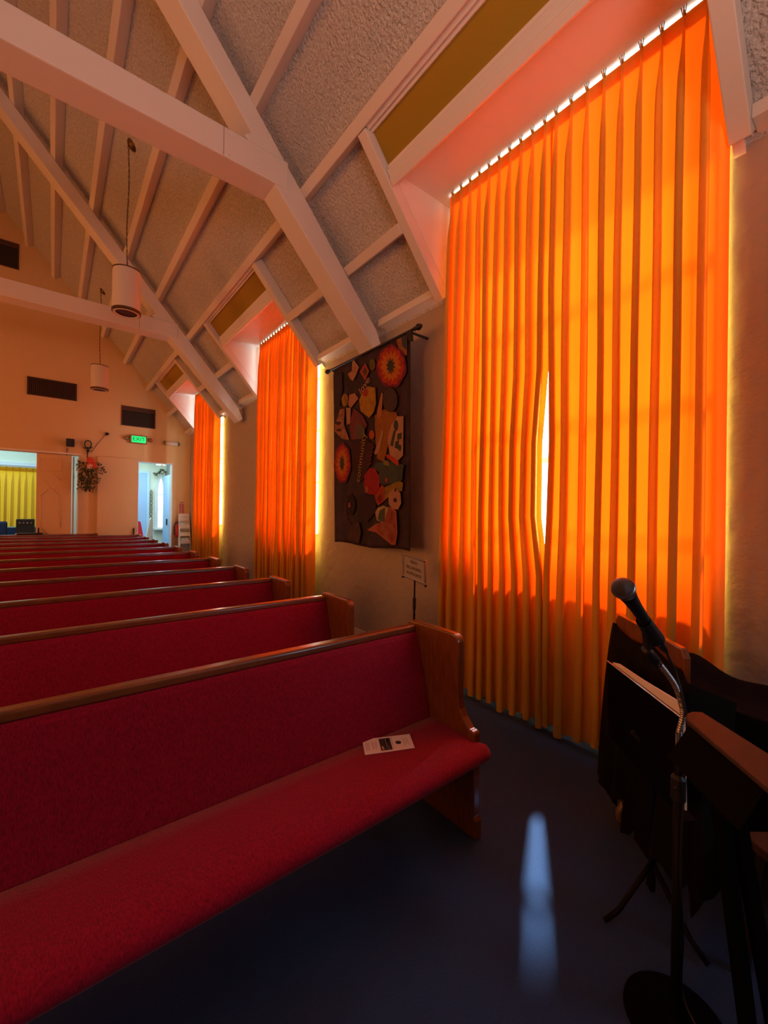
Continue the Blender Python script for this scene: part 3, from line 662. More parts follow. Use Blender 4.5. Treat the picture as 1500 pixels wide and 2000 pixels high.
# ================================================================= FAR WALL FITTINGS
def wallrect(x0, y0, x1, y1): # pixel corners on the far wall
    a = onY(x0, y0, YB); b = onY(x1, y1, YB); return a.x, b.x, b.z, a.z
def vent(xa, xb, za, zb, label, dark, group='wall vents'):
    r = thing('wall_vent', label, 'vent', ((xa+xb)/2, YB, za), group)
    W, Hh = (xb-xa)/2, zb-za
    bm = NB()
    for (a, b, c, d) in ((-W, W, 0, .02), (-W, W, Hh-.02, Hh), (-W, -W+.02, .02, Hh-.02), (W-.02, W, .02, Hh-.02)): box(bm, a, b, -0.02, 0, c, d)
    fin(bm, 'vent_frame', M['vent'], r)
    bm = NB(); box(bm, -W+.02, W-.02, -0.006, -0.001, .02, Hh-.02); fin(bm, 'vent_back', M['ventdark'], r)
    if not dark:
        bm = NB(); n = 26
        for k in range(n):
            x = -W+.03+(2*W-.06)*k/(n-1); box(bm, x-.005, x+.005, -0.016, -0.006, .02, Hh-.02)
        fin(bm, 'vent_louvres', M['vent'], r)
    else:
        bm = NB(); box(bm, -W+.02, W-.02, -0.014, -0.006, Hh-.10, Hh-.02); fin(bm, 'vent_mesh_strip', M['vent'], r)
    return r
vent(-0.457, 0.40, 3.85, 4.235, 'brown louvred vent left of the farther hanging lamp', False)
vent(1.255, 1.977, 3.435, 3.905, 'dark rectangular vent above the lit exit sign', True)
vent(-1.50, -0.612, 6.43, 6.965, 'dark vent high in the gable, above all others', True)
# exit sign
e0 = onY(255, 851, YB); e1 = onY(285, 867, YB)
ex = thing('exit_sign', 'lit green exit sign with bronze housing and two lamp heads', 'exit sign', ((e0.x+e1.x)/2, YB, e1.z))
ew, eh = (e1.x-e0.x)/2, e0.z-e1.z
bm = NB(); box(bm, -ew-.02, ew+.02, -0.07, 0, -.02, eh+.02); fin(bm, 'sign_housing', M['gold'], ex, bevel=0.006)
bm = NB(); box(bm, -ew+.015, ew-.015, -0.076, -0.07, .005, eh-.005); fin(bm, 'sign_face', M['green_led'], ex)
text_mesh('sign_lettering', 'EXIT', eh*0.80, Matrix.Translation((0, -0.078, eh/2)) @ Matrix.Rotation(PI/2, 4, 'X'), M['exitdark'], ex, 0.0006)
for sx in (-1, 1):
    bm = NB(); lathe(bm, [(0, 0), (0.03, 0.0), (0.048, 0.05), (0.045, 0.075), (0, 0.075)], 16)
    mm = Matrix.Translation((sx*(ew+.05), -0.03, eh*.55)) @ Matrix.Rotation(sx*PI/2.2, 4, 'Y')
    for v in bm.verts: v.co = mm @ v.co
    fin(bm, 'lamp_head', M['gold'], ex, smooth=True)
# emergency tube light
l0 = onY(318, 864, YB); l1 = onY(349, 872, YB)
el = thing('emergency_light', 'small horizontal tube wall light right of the exit sign', 'wall light', ((l0.x+l1.x)/2, YB, l1.z))
ww = (l1.x-l0.x)/2
bm = NB(); box(bm, -ww*.5, ww*.5, -0.04, 0, 0.0, 0.07); fin(bm, 'backplate', M['trim'], el, bevel=0.01)
bm = NB(); tube(bm, [(-ww*.75, -0.07, 0.045), (ww*.75, -0.07, 0.045)], 0.055, 14); fin(bm, 'tube_shade', M['shade'], el, smooth=True)
for sx in (-1, 1):
    bm = NB(); tube(bm, [(sx*ww*.75, -0.07, 0.045), (sx*ww*.95, -0.07, 0.045), (sx*ww*1.1, -0.07, 0.045)], [0.058, 0.05, 0.015], 14); fin(bm, 'end_cap', M['gold'], el, smooth=True)
# wall speaker with cable
b0 = onY(137, 866, YB)
spk = thing('wall_speaker', 'small black speaker on the back wall above the white pipe, cable hanging', 'speaker', (b0.x, YB, b0.z))
bm = NB(); box(bm, -0.075, 0.075, -0.18, -0.05, -0.085, 0.085); fin(bm, 'speaker_box', M['black'], spk, bevel=0.012)
bm = NB(); box(bm, -0.015, 0.015, -0.06, 0, -0.03, 0.03); fin(bm, 'speaker_bracket', M['black'], spk)
bm = NB()
for a in (-1, 1): prism(bm, [(a*0.05, -0.15, -0.05), (a*0.085, -0.12, 0.0), (a*0.05, -0.15, 0.055)], (0, 0.02, 0))
fin(bm, 'speaker_wings', M['black'], spk)
bm = NB(); q = [onY(x, y, YB-0.02)-spk.location for x, y in ((131, 874), (130, 892), (133, 915), (134, 960), (136, 990), (130, 1020), (126, 1044))]; tube(bm, q, 0.009, 6); fin(bm, 'cable', M['vent'], spk)
# camera on wall
c0 = onY(208, 848, YB)
wc = thing('wall_camera', 'tiny black camera on the back wall left of the exit sign, with a thin wire', 'camera', (c0.x, YB, c0.z))
bm = NB(); tube(bm, [(0, -0.01, 0), (0, -0.09, -0.005)], 0.035, 12); fin(bm, 'camera_body', M['black'], wc, smooth=True)
bm = NB(); tube(bm, [(0.02, 0, 0.0), (0.05, -0.02, 0.02)], 0.014, 8); fin(bm, 'camera_mount', M['black'], wc)
bm = NB(); q = [onY(x, y, YB-0.012)-wc.location for x, y in ((205, 850), (190, 868), (178, 884))]; tube(bm, q, 0.005, 5); fin(bm, 'wire', M['vent'], wc)

# hanging flower basket on an iron hook
f0 = onY(171, 925, YB-0.18)
fb = thing('hanging_flowers', 'hanging bunch of ivy with coral flowers on a black iron hook', 'flowers', (f0.x, YB-0.18, f0.z))
bm = NB(); h = lambda x, y: onY(x, y, YB-0.03)-fb.location
pts = [h(x, y) for x, y in ((167, 862), (165, 868), (168, 874), (172, 876), (176, 873), (179, 867), (176, 862), (171, 860))]
tube(bm, pts, 0.012, 6, closed=True)
tube(bm, [h(163, 873), h(167, 876), h(171, 874), h(176, 876), h(180, 872)], 0.014, 6)
tube(bm, [h(172, 874), h(171, 884), h(171, 890)], [0.014, 0.02, 0.006], 6)
ball(bm, h(172, 880), 0.035, sz=0.8)
fin(bm, 'iron_hook', M['black'], fb, smooth=True)
rnd = random.Random(4)
bm = NB()
def leaf(bm, c, s, rnd):
    d = Vector((rnd.uniform(-1, 1), rnd.uniform(-1, 1), rnd.uniform(-1, .3))).normalized(); a = d.cross(Vector((rnd.uniform(-1, 1), rnd.uniform(-1, 1), rnd.uniform(-1, 1)))).normalized()
    v = [bm.verts.new(c+p) for p in (d*0, d*s*.5+a*s*.32, d*s, d*s*.5-a*s*.32)]; bm.faces.new(v)
for k in range(520):
    r = rnd.random(); zz = 0.28-0.68*rnd.random(); wd = 0.20*(1-max(0, -zz-0.05)*2.0)+0.02
    leaf(bm, Vector((rnd.gauss(-0.01, .5)*wd*0.95, rnd.gauss(0, .35)*wd, zz)), 0.055, rnd)
for (px, py) in ((188, 905), (194, 910), (200, 914), (204, 918), (196, 922), (186, 930), (190, 940), (160, 940), (166, 950), (156, 930)):
    c = onY(px, py, YB-0.18)-fb.location
    for k in range(8): leaf(bm, c+Vector((rnd.uniform(-.04, .04), rnd.uniform(-.04, .04), rnd.uniform(-.04, .04))), 0.05, rnd)
fin(bm, 'ivy_leaves', M['leaf'], fb)
bm = NB(); tube(bm, [(0.0, 0.1, 0.42), (0, 0, 0.25), (0.02, 0, 0.0), (0, 0, -0.30)], 0.012, 6)
for px in (-.12, .1, .2): tube(bm, [(0, 0, 0.2), (px*.7, -.02, 0.1), (px, -.03, -0.12)], 0.006, 5)
fin(bm, 'stems', M['leaf'], fb)
for k, (px, py, mname, r) in enumerate(((176, 898, 'petal', .06), (181, 903, 'petal', .055), (184, 911, 'petal', .05), (176, 911, 'petal2', .055), (172, 905, 'petal', .045))):
    c = onY(px, py, YB-0.30)-fb.location; bm = NB()
    for a in range(7):
        an = a*2*PI/7; p = c+Vector((math.cos(an)*r*.6, -0.01, math.sin(an)*r*.6)); ball(bm, p, r*.55, 1, .35, 1, 8)
    ball(bm, c+Vector((0, -.02, 0)), r*.35, seg=8); fin(bm, 'blossom', M[mname], fb, smooth=True)

# folding door with raised mouldings
xa, xb = -0.28, 0.322
dr = fin((lambda b: (box(b, xa, xb, YB-0.035, YB+0.045, 0.01, 2.61), b)[1])(NB()), 'door_1', M['farwall']); struct(dr)
def mould(pts, nm='moulding', closed=True, Y=YB-0.035, r=0.012):
    bm = NB(); q = [onY(x, y, Y) for x, y in pts]; tube(bm, q, r, 6, closed=closed); return fin(bm, nm, M['farwall'], dr, smooth=True)
mould([(79, 895), (121, 897), (121, 919), (79, 919)])
mould([(83, 936), (115, 966)], closed=False); mould([(103, 925), (119, 938)], closed=False)
mould([(79, 968), (95, 956)], closed=False)
mould([(79, 968), (79, 1029), (97, 1046)], closed=False); mould([(117, 966), (118, 1030)], closed=False)
bm = NB(); box(bm, -2.4, 0.50, YB-0.03, YB, 2.635, 2.675); struct(fin(bm, 'trim_1', M['trim']))
bm = NB(); box(bm, 0.345, 0.375, YB+0.01, YB+0.04, 0, 2.60); tube(bm, [(0.44, YB-0.02, 0), (0.44, YB-0.02, 2.56)], 0.016, 10); struct(fin(bm, 'trim_2', M['trim']))
# proud flat panel between door slit and doorway
bm = NB(); box(bm, 0.80, D0, YB-0.09, YB, 0, 2.64); struct(fin(bm, 'trim_3', M['farwall'], bevel=0.004))
bm = NB(); box(bm, 0.775, 0.80, YB-0.04, YB, 0, 2.645); box(bm, 0.46, 0.49, YB-0.03, YB, 0, 2.60); struct(fin(bm, 'trim_4', M['farwall']))
# doorway casing
bm = NB(); box(bm, D0-0.0, D0+.022, YB-.095, YB+.16, 0, DZ); box(bm, D1-.022, D1, YB-.03, YB+.16, 0, DZ); box(bm, D0+.022, D1-.022, YB-.03, YB+.16, DZ-.022, DZ); struct(fin(bm, 'trim_5', M['frame']))
# little wall hooks
for nm, px, py, lb in (('wall_hook', 261, 1038, 'small dark hook on the back wall beside the doorway'), ('wall_hook', 75, 1038, 'small dark hook low on the panelled door')):
    c = onY(px, py, YB-.10); r = thing(nm, lb, 'hook', c)
    bm = NB(); tube(bm, [(0, 0, .07), (0, -.03, .06), (0, -.04, .03)], 0.014, 6); tube(bm, [(0, 0, -.06), (0, -.035, -.03), (0.0, -.045, -.0)], 0.014, 6); box(bm, -.014, .014, -.008, .01, -.075, .08); fin(bm, 'hook_body', M['black'], r)

# fire extinguisher, its sign, and the leaflet rack
s0 = onY(350.5, 980, YB-.005); s1 = onY(358, 1011, YB-.005)
fs = thing('fire_sign', 'narrow red vertical sign above the fire extinguisher', 'sign', ((s0.x+s1.x)/2, YB-.005, s1.z))
sw, sh = (s1.x-s0.x)/2, s0.z-s1.z
bm = NB(); box(bm, -sw, sw, -.004, .004, 0, sh); fin(bm, 'sign_plate', M['red'], fs)
text_mesh('sign_lettering', 'FIRE', sw*1.1, Matrix.Translation((0, -.006, sh*.9)) @ Matrix.Rotation(PI/2, 4, 'X'), M['paper'], fs, .0005)
text_mesh('sign_lettering', 'EXTINGUISHER', sw*.95, Matrix.Translation((0, -.006, sh*.42)) @ Matrix.Rotation(PI/2, 4, 'X') @ Matrix.Rotation(-PI/2, 4, 'Z'), M['paper'], fs, .0005)
c = onY(347, 1049, YB-.09)
fe = thing('fire_extinguisher', 'red fire extinguisher mounted on the back wall beside the leaflet rack', 'fire extinguisher', c)
bm = NB(); lathe(bm, [(0, 0), (.055, .0), (.06, .02), (.06, .26), (.04, .31), (.018, .33), (.018, .36), (0, .36)], 20); fin(bm, 'cylinder', M['red'], fe, smooth=True)
bm = NB(); box(bm, -.015, .015, -.06, .04, .36, .385); box(bm, -.012, .012, -.075, .03, .40, .415); fin(bm, 'lever', M['black'], fe)
bm = NB(); tube(bm, [(-.015, -.01, .37), (-.06, -.01, .36), (-.09, -.01, .28), (-.085, -.01, .12), (-.075, -.01, .06)], .012, 8); fin(bm, 'hose', M['black'], fe, smooth=True)
bm = NB(); box(bm, -.02, .02, .05, .09, .08, .30); fin(bm, 'wall_bracket', M['black'], fe)
lr = thing('leaflet_rack', 'white leaflet rack standing right of the fire extinguisher', 'rack', (2.63, 11.48, 0))
bm = NB()
prism(bm, [(-.12, .12, 0), (-.12, -.10, 0), (-.12, -.10, .62), (-.12, .10, 1.34), (-.12, .12, 1.34)], (.012, 0, 0)); prism(bm, [(.12, .12, 0), (.12, -.10, 0), (.12, -.10, .62), (.12, .10, 1.34), (.12, .12, 1.34)], (.012, 0, 0))
box(bm, -.108, .12, .10, .115, 0, 1.34); fin(bm, 'rack_frame', M['frame'], lr)
for k in range(4):
    zz = .58+k*.19; yy = -.10+k*.052
    bm = NB(); box(bm, -.108, .12, yy, yy+.012, zz, zz+.10); box(bm, -.108, .12, yy+.012, .10, zz, zz+.008); fin(bm, 'rack_pocket', M['frame'], lr)
    bm = NB(); prism(bm, [(-.08, yy+.03, zz+.01), (.09, yy+.03, zz+.01), (.09, yy+.05, zz+.15), (-.08, yy+.05, zz+.15)], (0, .006, 0)); fin(bm, 'leaflets', M['greyink' if k % 2 else 'bluewhite'], lr)

# ================================================================= ROOMS BEYOND
# vestibule on the right
vy0, vy1 = YB+0.16, 14.6
bm = NB(); box(bm, 0.9, WX, vy1, vy1+.1, 0, 3.3); struct(fin(bm, 'wall_far', M['cream']))
bm = NB(); box(bm, 0.8, 0.9, vy0, vy1, 0, 3.3); struct(fin(bm, 'wall_inner', M['mint']))
bm = NB(); box(bm, 0.8, WX, vy0, vy1+.1, 3.3, 3.4); struct(fin(bm, 'ceiling', M['mint']))
# inner door at its back
dv0 = onY(271, 924, vy1-.03); dv1 = onY(285.5, 1030, vy1-.03)
bm = NB(); box(bm, dv0.x-.5, dv1.x, vy1-.04, vy1, 0, dv0.z); d2 = struct(fin(bm, 'door_2', M['periwinkle'], bevel=.004))
bm = NB(); box(bm, dv1.x, dv1.x+.07, vy1-.06, vy1, 0, dv0.z+.07); box(bm, dv0.x-.5, dv1.x, vy1-.06, vy1, dv0.z, dv0.z+.07); fin(bm, 'door_casing', M['bluewhite'], d2)
# lancet window at the side of the vestibule back wall
g0 = onY(308, 1000, vy1-.03); g1 = onY(318.5, 1000, vy1-.03); gz0 = onY(313, 1029, vy1).z; gz1 = onY(313, 934, vy1).z
gx, gw = (g0.x+g1.x)/2, (g1.x-g0.x)/2
M['daypane'] = mat('daylit window pane', (0.9, 0.95, 1.0), 0.5, emit=((0.85, 0.95, 1.0), 2.2))
bm = NB(); prism(bm, [(gx-gw, vy1-.02, gz0), (gx+gw, vy1-.02, gz0), (gx+gw, vy1-.02, gz1-.35), (gx+gw*.55, vy1-.02, gz1-.13), (gx, vy1-.02, gz1), (gx-gw*.55, vy1-.02, gz1-.13), (gx-gw, vy1-.02, gz1-.35)], (0, .015, 0)); wv = struct(fin(bm, 'window_4', M['daypane']))
for sx in (-1, 1):
    bm = NB(); prism(bm, [(gx+sx*gw, vy1-.06, gz0-.05), (gx+sx*(gw+.09), vy1-.06, gz0-.05), (gx+sx*(gw+.09), vy1-.06, gz1-.30), (gx, vy1-.06, gz1+.14), (gx, vy1-.06, gz1), (gx+sx*gw*.55, vy1-.06, gz1-.13), (gx+sx*gw, vy1-.06, gz1-.35)], (0, .05, 0)); fin(bm, 'window_frame', M['frame'], wv)
bm = NB()
for q in (.36, .66): zz = gz0+(gz1-gz0)*q; box(bm, gx-gw, gx+gw, vy1-.035, vy1-.02, zz-.012, zz+.012)
fin(bm, 'muntins', M['bluewhite'], wv)
bm = NB(); box(bm, gx-gw-.12, gx+gw+.12, vy1-.12, vy1, gz0-.09, gz0-.05); fin(bm, 'window_sill', M['frame'], wv)
bm = NB(); x0 = onY(322, 1000, vy1-.6).x; box(bm, x0, x0+.05, vy1-1.2, vy1-.3, 0, 2.45); struct(fin(bm, 'door_3', M['periwinkle'])); 
bm = NB(); hx = onY(325, 985, vy1-.9); box(bm, x0-.03, x0, vy1-.98, vy1-.9, .98, 1.16); d3 = fin(bm, 'door_handle', M['dark']); d3.parent = bpy.data.objects['door_3']
# glass chandelier in the vestibule
c = onY(315, 908, 13.4)
ch = thing('chandelier', 'small sparkling glass ceiling lamp seen through the doorway', 'chandelier', c)
for k in range(7):
    a = k*2*PI/7; bm = NB(); ball(bm, (0.10*math.cos(a), .10*math.sin(a), .0), .035, 1, 1, 1.2, 8); fin(bm, 'glass_globe', M['petal2'] if k % 2 else M['frame'], ch, smooth=True)
bm = NB(); tube(bm, [(0, 0, 3.3-c.z), (0, 0, 0)], .012, 8)
for k in range(7):
    a = k*2*PI/7; tube(bm, [(0, 0, .03), (0.05*math.cos(a), .05*math.sin(a), .06), (0.10*math.cos(a), .10*math.sin(a), .03)], .006, 5)
fin(bm, 'lamp_arms', M['chrome'], ch)
# garland over the window, white easel board, gilded wall hanging, pink cone
c = onY(312, 925, vy1-.16)
ga = thing('garland', 'dark leafy sprig draped over the lancet window frame', 'garland', c)
bm = NB()
for k in range(150):
    u = rnd.random(); px = -.17+.34*u; leaf(bm, Vector((px, -.02, .10*u-.06*math.sin(u*7)+rnd.uniform(-.03, .03))), .045, rnd)
fin(bm, 'leaves', M['leaf'], ga)
bm = NB(); tube(bm, [(-.17, .0, -.02), (-.05, 0, .02), (.08, 0, .0), (.17, 0, .09), (.16, 0, -.5)], .01, 6); fin(bm, 'branch', M['dark'], ga)
c = onY(295, 985, vy1-.04)
wh = thing('wall_hanging', 'long gilded ornament on the vestibule wall left of the lancet window', 'wall hanging', c)
bm = NB()
for k in range(14):
    zz = .42-.84*k/13; r = .05*(.6+.5*abs(math.sin(k*1.3))); bm2 = [(r*math.cos(a)*.7, -.012, zz+r*math.sin(a)) for a in [q*2*PI/10 for q in range(10)]]; tube(bm, bm2, .008, 5, closed=True)
fin(bm, 'ornament', M['gold'], wh)
c = onY(289, 1045, 12.7)
ea = thing('easel_board', 'white board leaning upright just inside the doorway', 'board', (c.x, 12.7, 0))
bm = NB(); prism(bm, [(-.07, 0, 0), (.11, .10, 0), (.11, .10, 1.16), (.085, .09, 1.20), (.06, .075, 1.21), (.03, .05, 1.16), (-.07, 0, .62)], (0.02, -.02, 0)); fin(bm, 'board_panel', M['frame'], ea)
bm = NB(); tube(bm, [(.06, .12, 1.10), (.10, .40, 0)], .012, 6); fin(bm, 'rear_leg', M['frame'], ea)
c = onY(271, 1050, 12.1)
pc = thing('pink_chair', 'hot pink chair back showing behind the last pew', 'chair', (c.x, 12.1, 0))
bm = NB(); prism(bm, [(-.14, 0, .45), (.16, 0, .45), (.04, 0.04, 1.13), (-.06, 0.04, 1.14), (-.12, 0.03, 1.08)], (0, .04, 0)); fin(bm, 'backrest', M['pink'], pc, bevel=.01)
bm = NB(); box(bm, -.18, .2, -.18, .04, .42, .46); fin(bm, 'seat', M['pink'], pc, bevel=.01)
for sx in (-.15, .17):
    for sy in (-.16, .02):
        bm = NB(); tube(bm, [(sx, sy, 0), (sx, sy, .43)], .012, 8); fin(bm, 'leg', M['chrome'], pc)

# side room on the left
bm = NB(); box(bm, LX, 0.8, 16.2, 16.3, 0, 3.4); struct(fin(bm, 'wall_side_room_back', M['mint']))
bm = NB(); box(bm, LX, 0.8, YB+.16, 16.2, 3.4, 3.5); struct(fin(bm, 'ceiling_side_room', M['mint']))
bm = NB(); box(bm, 0.70, 0.8, YB+.16, 16.2, 0, 3.4); struct(fin(bm, 'wall_side_room_right', M['bluewhite']))
bm = NB(); box(bm, LX, 0.70, 13.9, 14.0, 2.56, 3.4); box(bm, 0.25, 0.70, 13.9, 14.0, 0, 2.56); struct(fin(bm, 'wall_side_room_middle', M['mint']))
bm = NB(); box(bm, LX, 0.25, 13.84, 14.0, 2.45, 2.56); box(bm, LX, 0.25, 13.82, 13.84, 2.475, 2.50); struct(fin(bm, 'trim_6', M['bluewhite']))
rt = curtain(0, 1.15, 2.45, 0.95, 9, 'left half of the yellow curtain glowing in the side room', m='curtain_y', group='yellow side room curtains', xf=0, amp=0.05, seed=21)
rt.location = (-1.82, 14.06, 0.95); rt.rotation_euler = (0, 0, PI/2)
rt = curtain(0, 1.15, 2.45, 0.95, 9, 'right half of the yellow curtain glowing in the side room', m='curtain_y', group='yellow side room curtains', xf=0, amp=0.05, seed=22)
rt.location = (-0.66, 14.06, 0.95); rt.rotation_euler = (0, 0, PI/2)
bm = NB(); box(bm, LX, 0.25, 14.02, 14.1, 0, 0.93); struct(fin(bm, 'wall_side_room_low', M['navy']))
sf = thing('sofa', 'dark navy high-backed sofa in front of the yellow curtain', 'sofa', (-1.6, 13.3, 0))
bm = NB(); box(bm, -.9, .75, .12, .30, .12, 1.10); fin(bm, 'backrest', M['navy'], sf, bevel=.04)
bm = NB(); box(bm, -.9, .75, -.35, .115, .15, .48); fin(bm, 'seat', M['navy'], sf, bevel=.04)
for sx in (-.85, .70):
    for sy in (-.3, .24):
        bm = NB(); tube(bm, [(sx, sy, 0), (sx, sy, .15)], .025, 8); fin(bm, 'leg', M['black'], sf)
amp = thing('amplifier', 'black amplifier box on a low stand right of the navy sofa', 'amplifier', (-0.51, 13.35, 0))
bm = NB(); box(bm, -.17, .17, -.12, .20, .62, 1.16); fin(bm, 'cabinet', M['black'], amp, bevel=.015)
bm = NB(); box(bm, -.15, .15, -.128, -.12, .65, .98); fin(bm, 'grille_cloth', M['ventdark'], amp)
for k in range(4):
    bm = NB(); tube(bm, [(-.10+k*.07, -.12, 1.07), (-.10+k*.07, -.14, 1.07)], .014, 10); fin(bm, 'knob', M['chrome'], amp)
for sx in (-.14, .14):
    for sy in (-.08, .16):
        bm = NB(); tube(bm, [(sx, sy, 0), (sx, sy, .62)], .015, 8); fin(bm, 'leg', M['black'], amp)
# dark case resting on the last pew's rail
bk = thing('black_case', 'flat black case lying on the rail of the last pew', 'case', (-0.36, 11.60, 0.868))
bm = NB(); box(bm, -.22, .20, -.05, .055, 0, .035); fin(bm, 'case_body', M['black'], bk, bevel=.008)
bm = NB(); box(bm, -.245, -.221, -.03, .03, .006, .028); fin(bm, 'case_handle', M['paper'], bk, bevel=.004)

# ================================================================= AT THE RIGHT: STANDS AND MICROPHONE
fh = Vector((math.sin(YAW), math.cos(YAW), 0)); rh = Vector((math.cos(YAW), -math.sin(YAW), 0))
def FR(d, r, z): return fh*d + rh*r + Vector((0, 0, z))
def atd(x, y, d): v = ray(x, y)*d; return Vector((v.x, v.y, v.z+EYE))
def slab(bm, quad, off): prism(bm, quad, off)
def mk(bm, name, m, root, **k):
    for v in bm.verts: v.co -= root.location
    return fin(bm, name, M[m], root, **k)

# black music stand with sheets
A, B = Vector((1.80, .776, .85)), Vector((1.479, .425, .85)); e = (B-A).normalized(); dn = Vector((rh.x*.01, rh.y*.01, -.31))
nn = e.cross(dn).normalized()
if nn.dot(rh) < 0: nn = -nn
mid = (A+B)/2
ms = thing('music_stand', 'black music stand with white sheets peeking over its top edge', 'music stand', (mid.x+rh.x*.06, mid.y+rh.y*.06, 0))
bm = NB(); slab(bm, [A, B, B+dn, A+dn], nn*0.003); mk(bm, 'desk_plate', 'matte', ms)
bm = NB(); tube(bm, [A, B], 0.0028, 6); mk(bm, 'desk_edge_glint', 'alu', ms)  # pale metal line puts the bright edge highlight into the colour
bm = NB(); slab(bm, [A+dn, B+dn, B+dn+nn*.045, A+dn+nn*.045], Vector((0, 0, -.003))); mk(bm, 'desk_lip', 'blackmetal', ms)
c = mid+dn*.55
bm = NB(); tube(bm, [c-nn*.02, ms.location+Vector((0, 0, .60)), ms.location+Vector((0, 0, .12))], 0.011, 10); mk(bm, 'stand_post', 'blackmetal', ms, smooth=True)
for k in range(3):
    a = k*2*PI/3+.4; bm = NB(); p = ms.location; tube(bm, [p+Vector((0, 0, .22)), p+Vector((.12*math.cos(a), .12*math.sin(a), .05)), p+Vector((.17*math.cos(a), .17*math.sin(a), .012))], 0.009, 8); mk(bm, 'leg', 'blackmetal', ms, smooth=True)
sh = thing('sheet_music', 'white music sheets standing on the black music stand', 'sheet music', tuple(mid))
bm = NB(); up = -dn.normalized(); q = [A+e*.03, B-e*.0]
top = [q[0]+up*.004, q[0]+e*.05+up*.016, q[0]+e*.22+up*.022, q[1]-e*.05+up*.034, q[1]+up*.036]
pts = top+[q[1]+dn*.9, q[0]+dn*.9]
slab(bm, [p+nn*.008 for p in pts], nn*.006); mk(bm, 'sheets', 'paper', sh)

# narrow lectern with wooden top
ws = thing('narrow_lectern', 'narrow lectern with brown wooden top and black slanted front beside the microphone stand', 'lectern', tuple(FR(1.05, .95, 0)))
zt2 = .90
top = [(.74, .775), (.865, .792), (1.128, .828), (1.150, .836), (1.170, .855), (1.182, .880), (1.180, .905), (.74, .905)]
bm = NB(); slab(bm, [FR(d, r, zt2) for d, r in top], Vector((0, 0, -.014))); mk(bm, 'wooden_top', 'brownwood', ws, bevel=.003)
bm = NB(); slab(bm, [FR(.865, .794, zt2-.015), FR(1.130, .831, zt2-.015), FR(1.130, .775, .80), FR(.865, .744, .80)], FR(0, .006, 0)); mk(bm, 'front_board', 'matte', ws)
bm = NB(); slab(bm, [FR(1.130, .831, zt2-.015), FR(1.165, .89, zt2-.015), FR(1.165, .89, .80), FR(1.130, .782, .80)], FR(-.008, 0, 0)); mk(bm, 'end_board', 'matte', ws)
for (p, q, m_) in (((.82, .84, .885), (.80, .86, 0), 'matte'), ((1.09, .86, .885), (1.10, .99, 0), 'matte'), ((.82, .885, .885), (.82, 1.02, 0), 'matte'), ((1.09, .89, .885), (1.09, 1.06, 0), 'matte')):
    a, b = FR(*p), FR(*q); s_ = (b-a).cross(Vector((0, 0, 1))).normalized()*.018; t_ = (b-a).cross(s_).normalized()*.012
    bm = NB(); hexa(bm, [a-s_-t_, a+s_-t_, a+s_+t_, a-s_+t_], [b-s_-t_, b+s_-t_, b+s_+t_, b-s_+t_]); mk(bm, 'leg', m_, ws)

# stool
so = thing('wooden_stool', 'flat brown wooden stool partly hidden under the narrow lectern', 'stool', tuple(FR(1.16, 1.32, 0)))
bm = NB(); slab(bm, [FR(1.335, 1.147, .45), FR(1.335, 1.50, .45), FR(.98, 1.50, .45), FR(.98, 1.19, .45)], Vector((0, 0, -.03))); mk(bm, 'seat', 'brownwood', so, bevel=.005)
for d, r in ((1.30, 1.19), (1.30, 1.46), (1.02, 1.46), (1.02, 1.23)):
    a, b = FR(d, r, .42), FR(d+(.03 if d > 1.2 else -.03), r+(.03 if r > 1.3 else -.03), 0); bm = NB(); tube(bm, [a, b], .016, 8); mk(bm, 'leg', 'black', so)

# draped lectern: wooden slanted board under black cloth
P1, P2 = FR(1.93, 1.075, 1.0), FR(1.41, 1.02, 1.0); e = (P2-P1).normalized(); inn = Vector((-e.y, e.x, 0));
if inn.dot(rh) > 0: inn = -inn
dl = thing('draped_lectern', 'wooden lectern with an orange-lit top board under a black cloth, before the curtains', 'lectern', tuple((P1+P2)/2-Vector((0, 0, 1.0))-inn*.12))
Lq = (P2-P1).length
bm = NB()
prof = [(0.0, 0.0), (0.0, .03), (-.012, .045)]
slab(bm, [P1+Vector((0, 0, -.22)), P1+Vector((0, 0, -.03))+e*.0, P1+e*.025, P2-e*.02, P2+Vector((0, 0, -.03)), P2+Vector((0, 0, -.22))], -inn*.022); mk(bm, 'top_board', 'wood', dl, bevel=.006)
bm = NB(); slab(bm, [P1+Vector((0, 0, -.20))-inn*.03, P2+Vector((0, 0, -.20))-inn*.03, P2+Vector((0, 0, -.24))-inn*.15, P1+Vector((0, 0, -.24))-inn*.15], Vector((0, 0, -.02))); mk(bm, 'shelf_board', 'wood', dl)
for lp, lq in (((1.45, 1.10, .52), (1.66, 1.42, 0)), ((1.70, 1.235, .34), (1.83, 1.205, 0)), ((1.86, 1.12, .60), (1.93, 1.13, 0)), ((1.80, 1.30, .6), (1.86, 1.36, 0))):
    a, b = FR(*lp), FR(*lq); s_ = (b-a).cross(Vector((0, 0, 1))).normalized()*.020; t_ = (b-a).cross(s_).normalized()*.014
    bm = NB(); hexa(bm, [a-s_-t_, a+s_-t_, a+s_+t_, a-s_+t_], [b-s_-t_, b+s_-t_, b+s_+t_, b-s_+t_]); mk(bm, 'leg', 'brownwood', dl)
bm = NB(); g = []
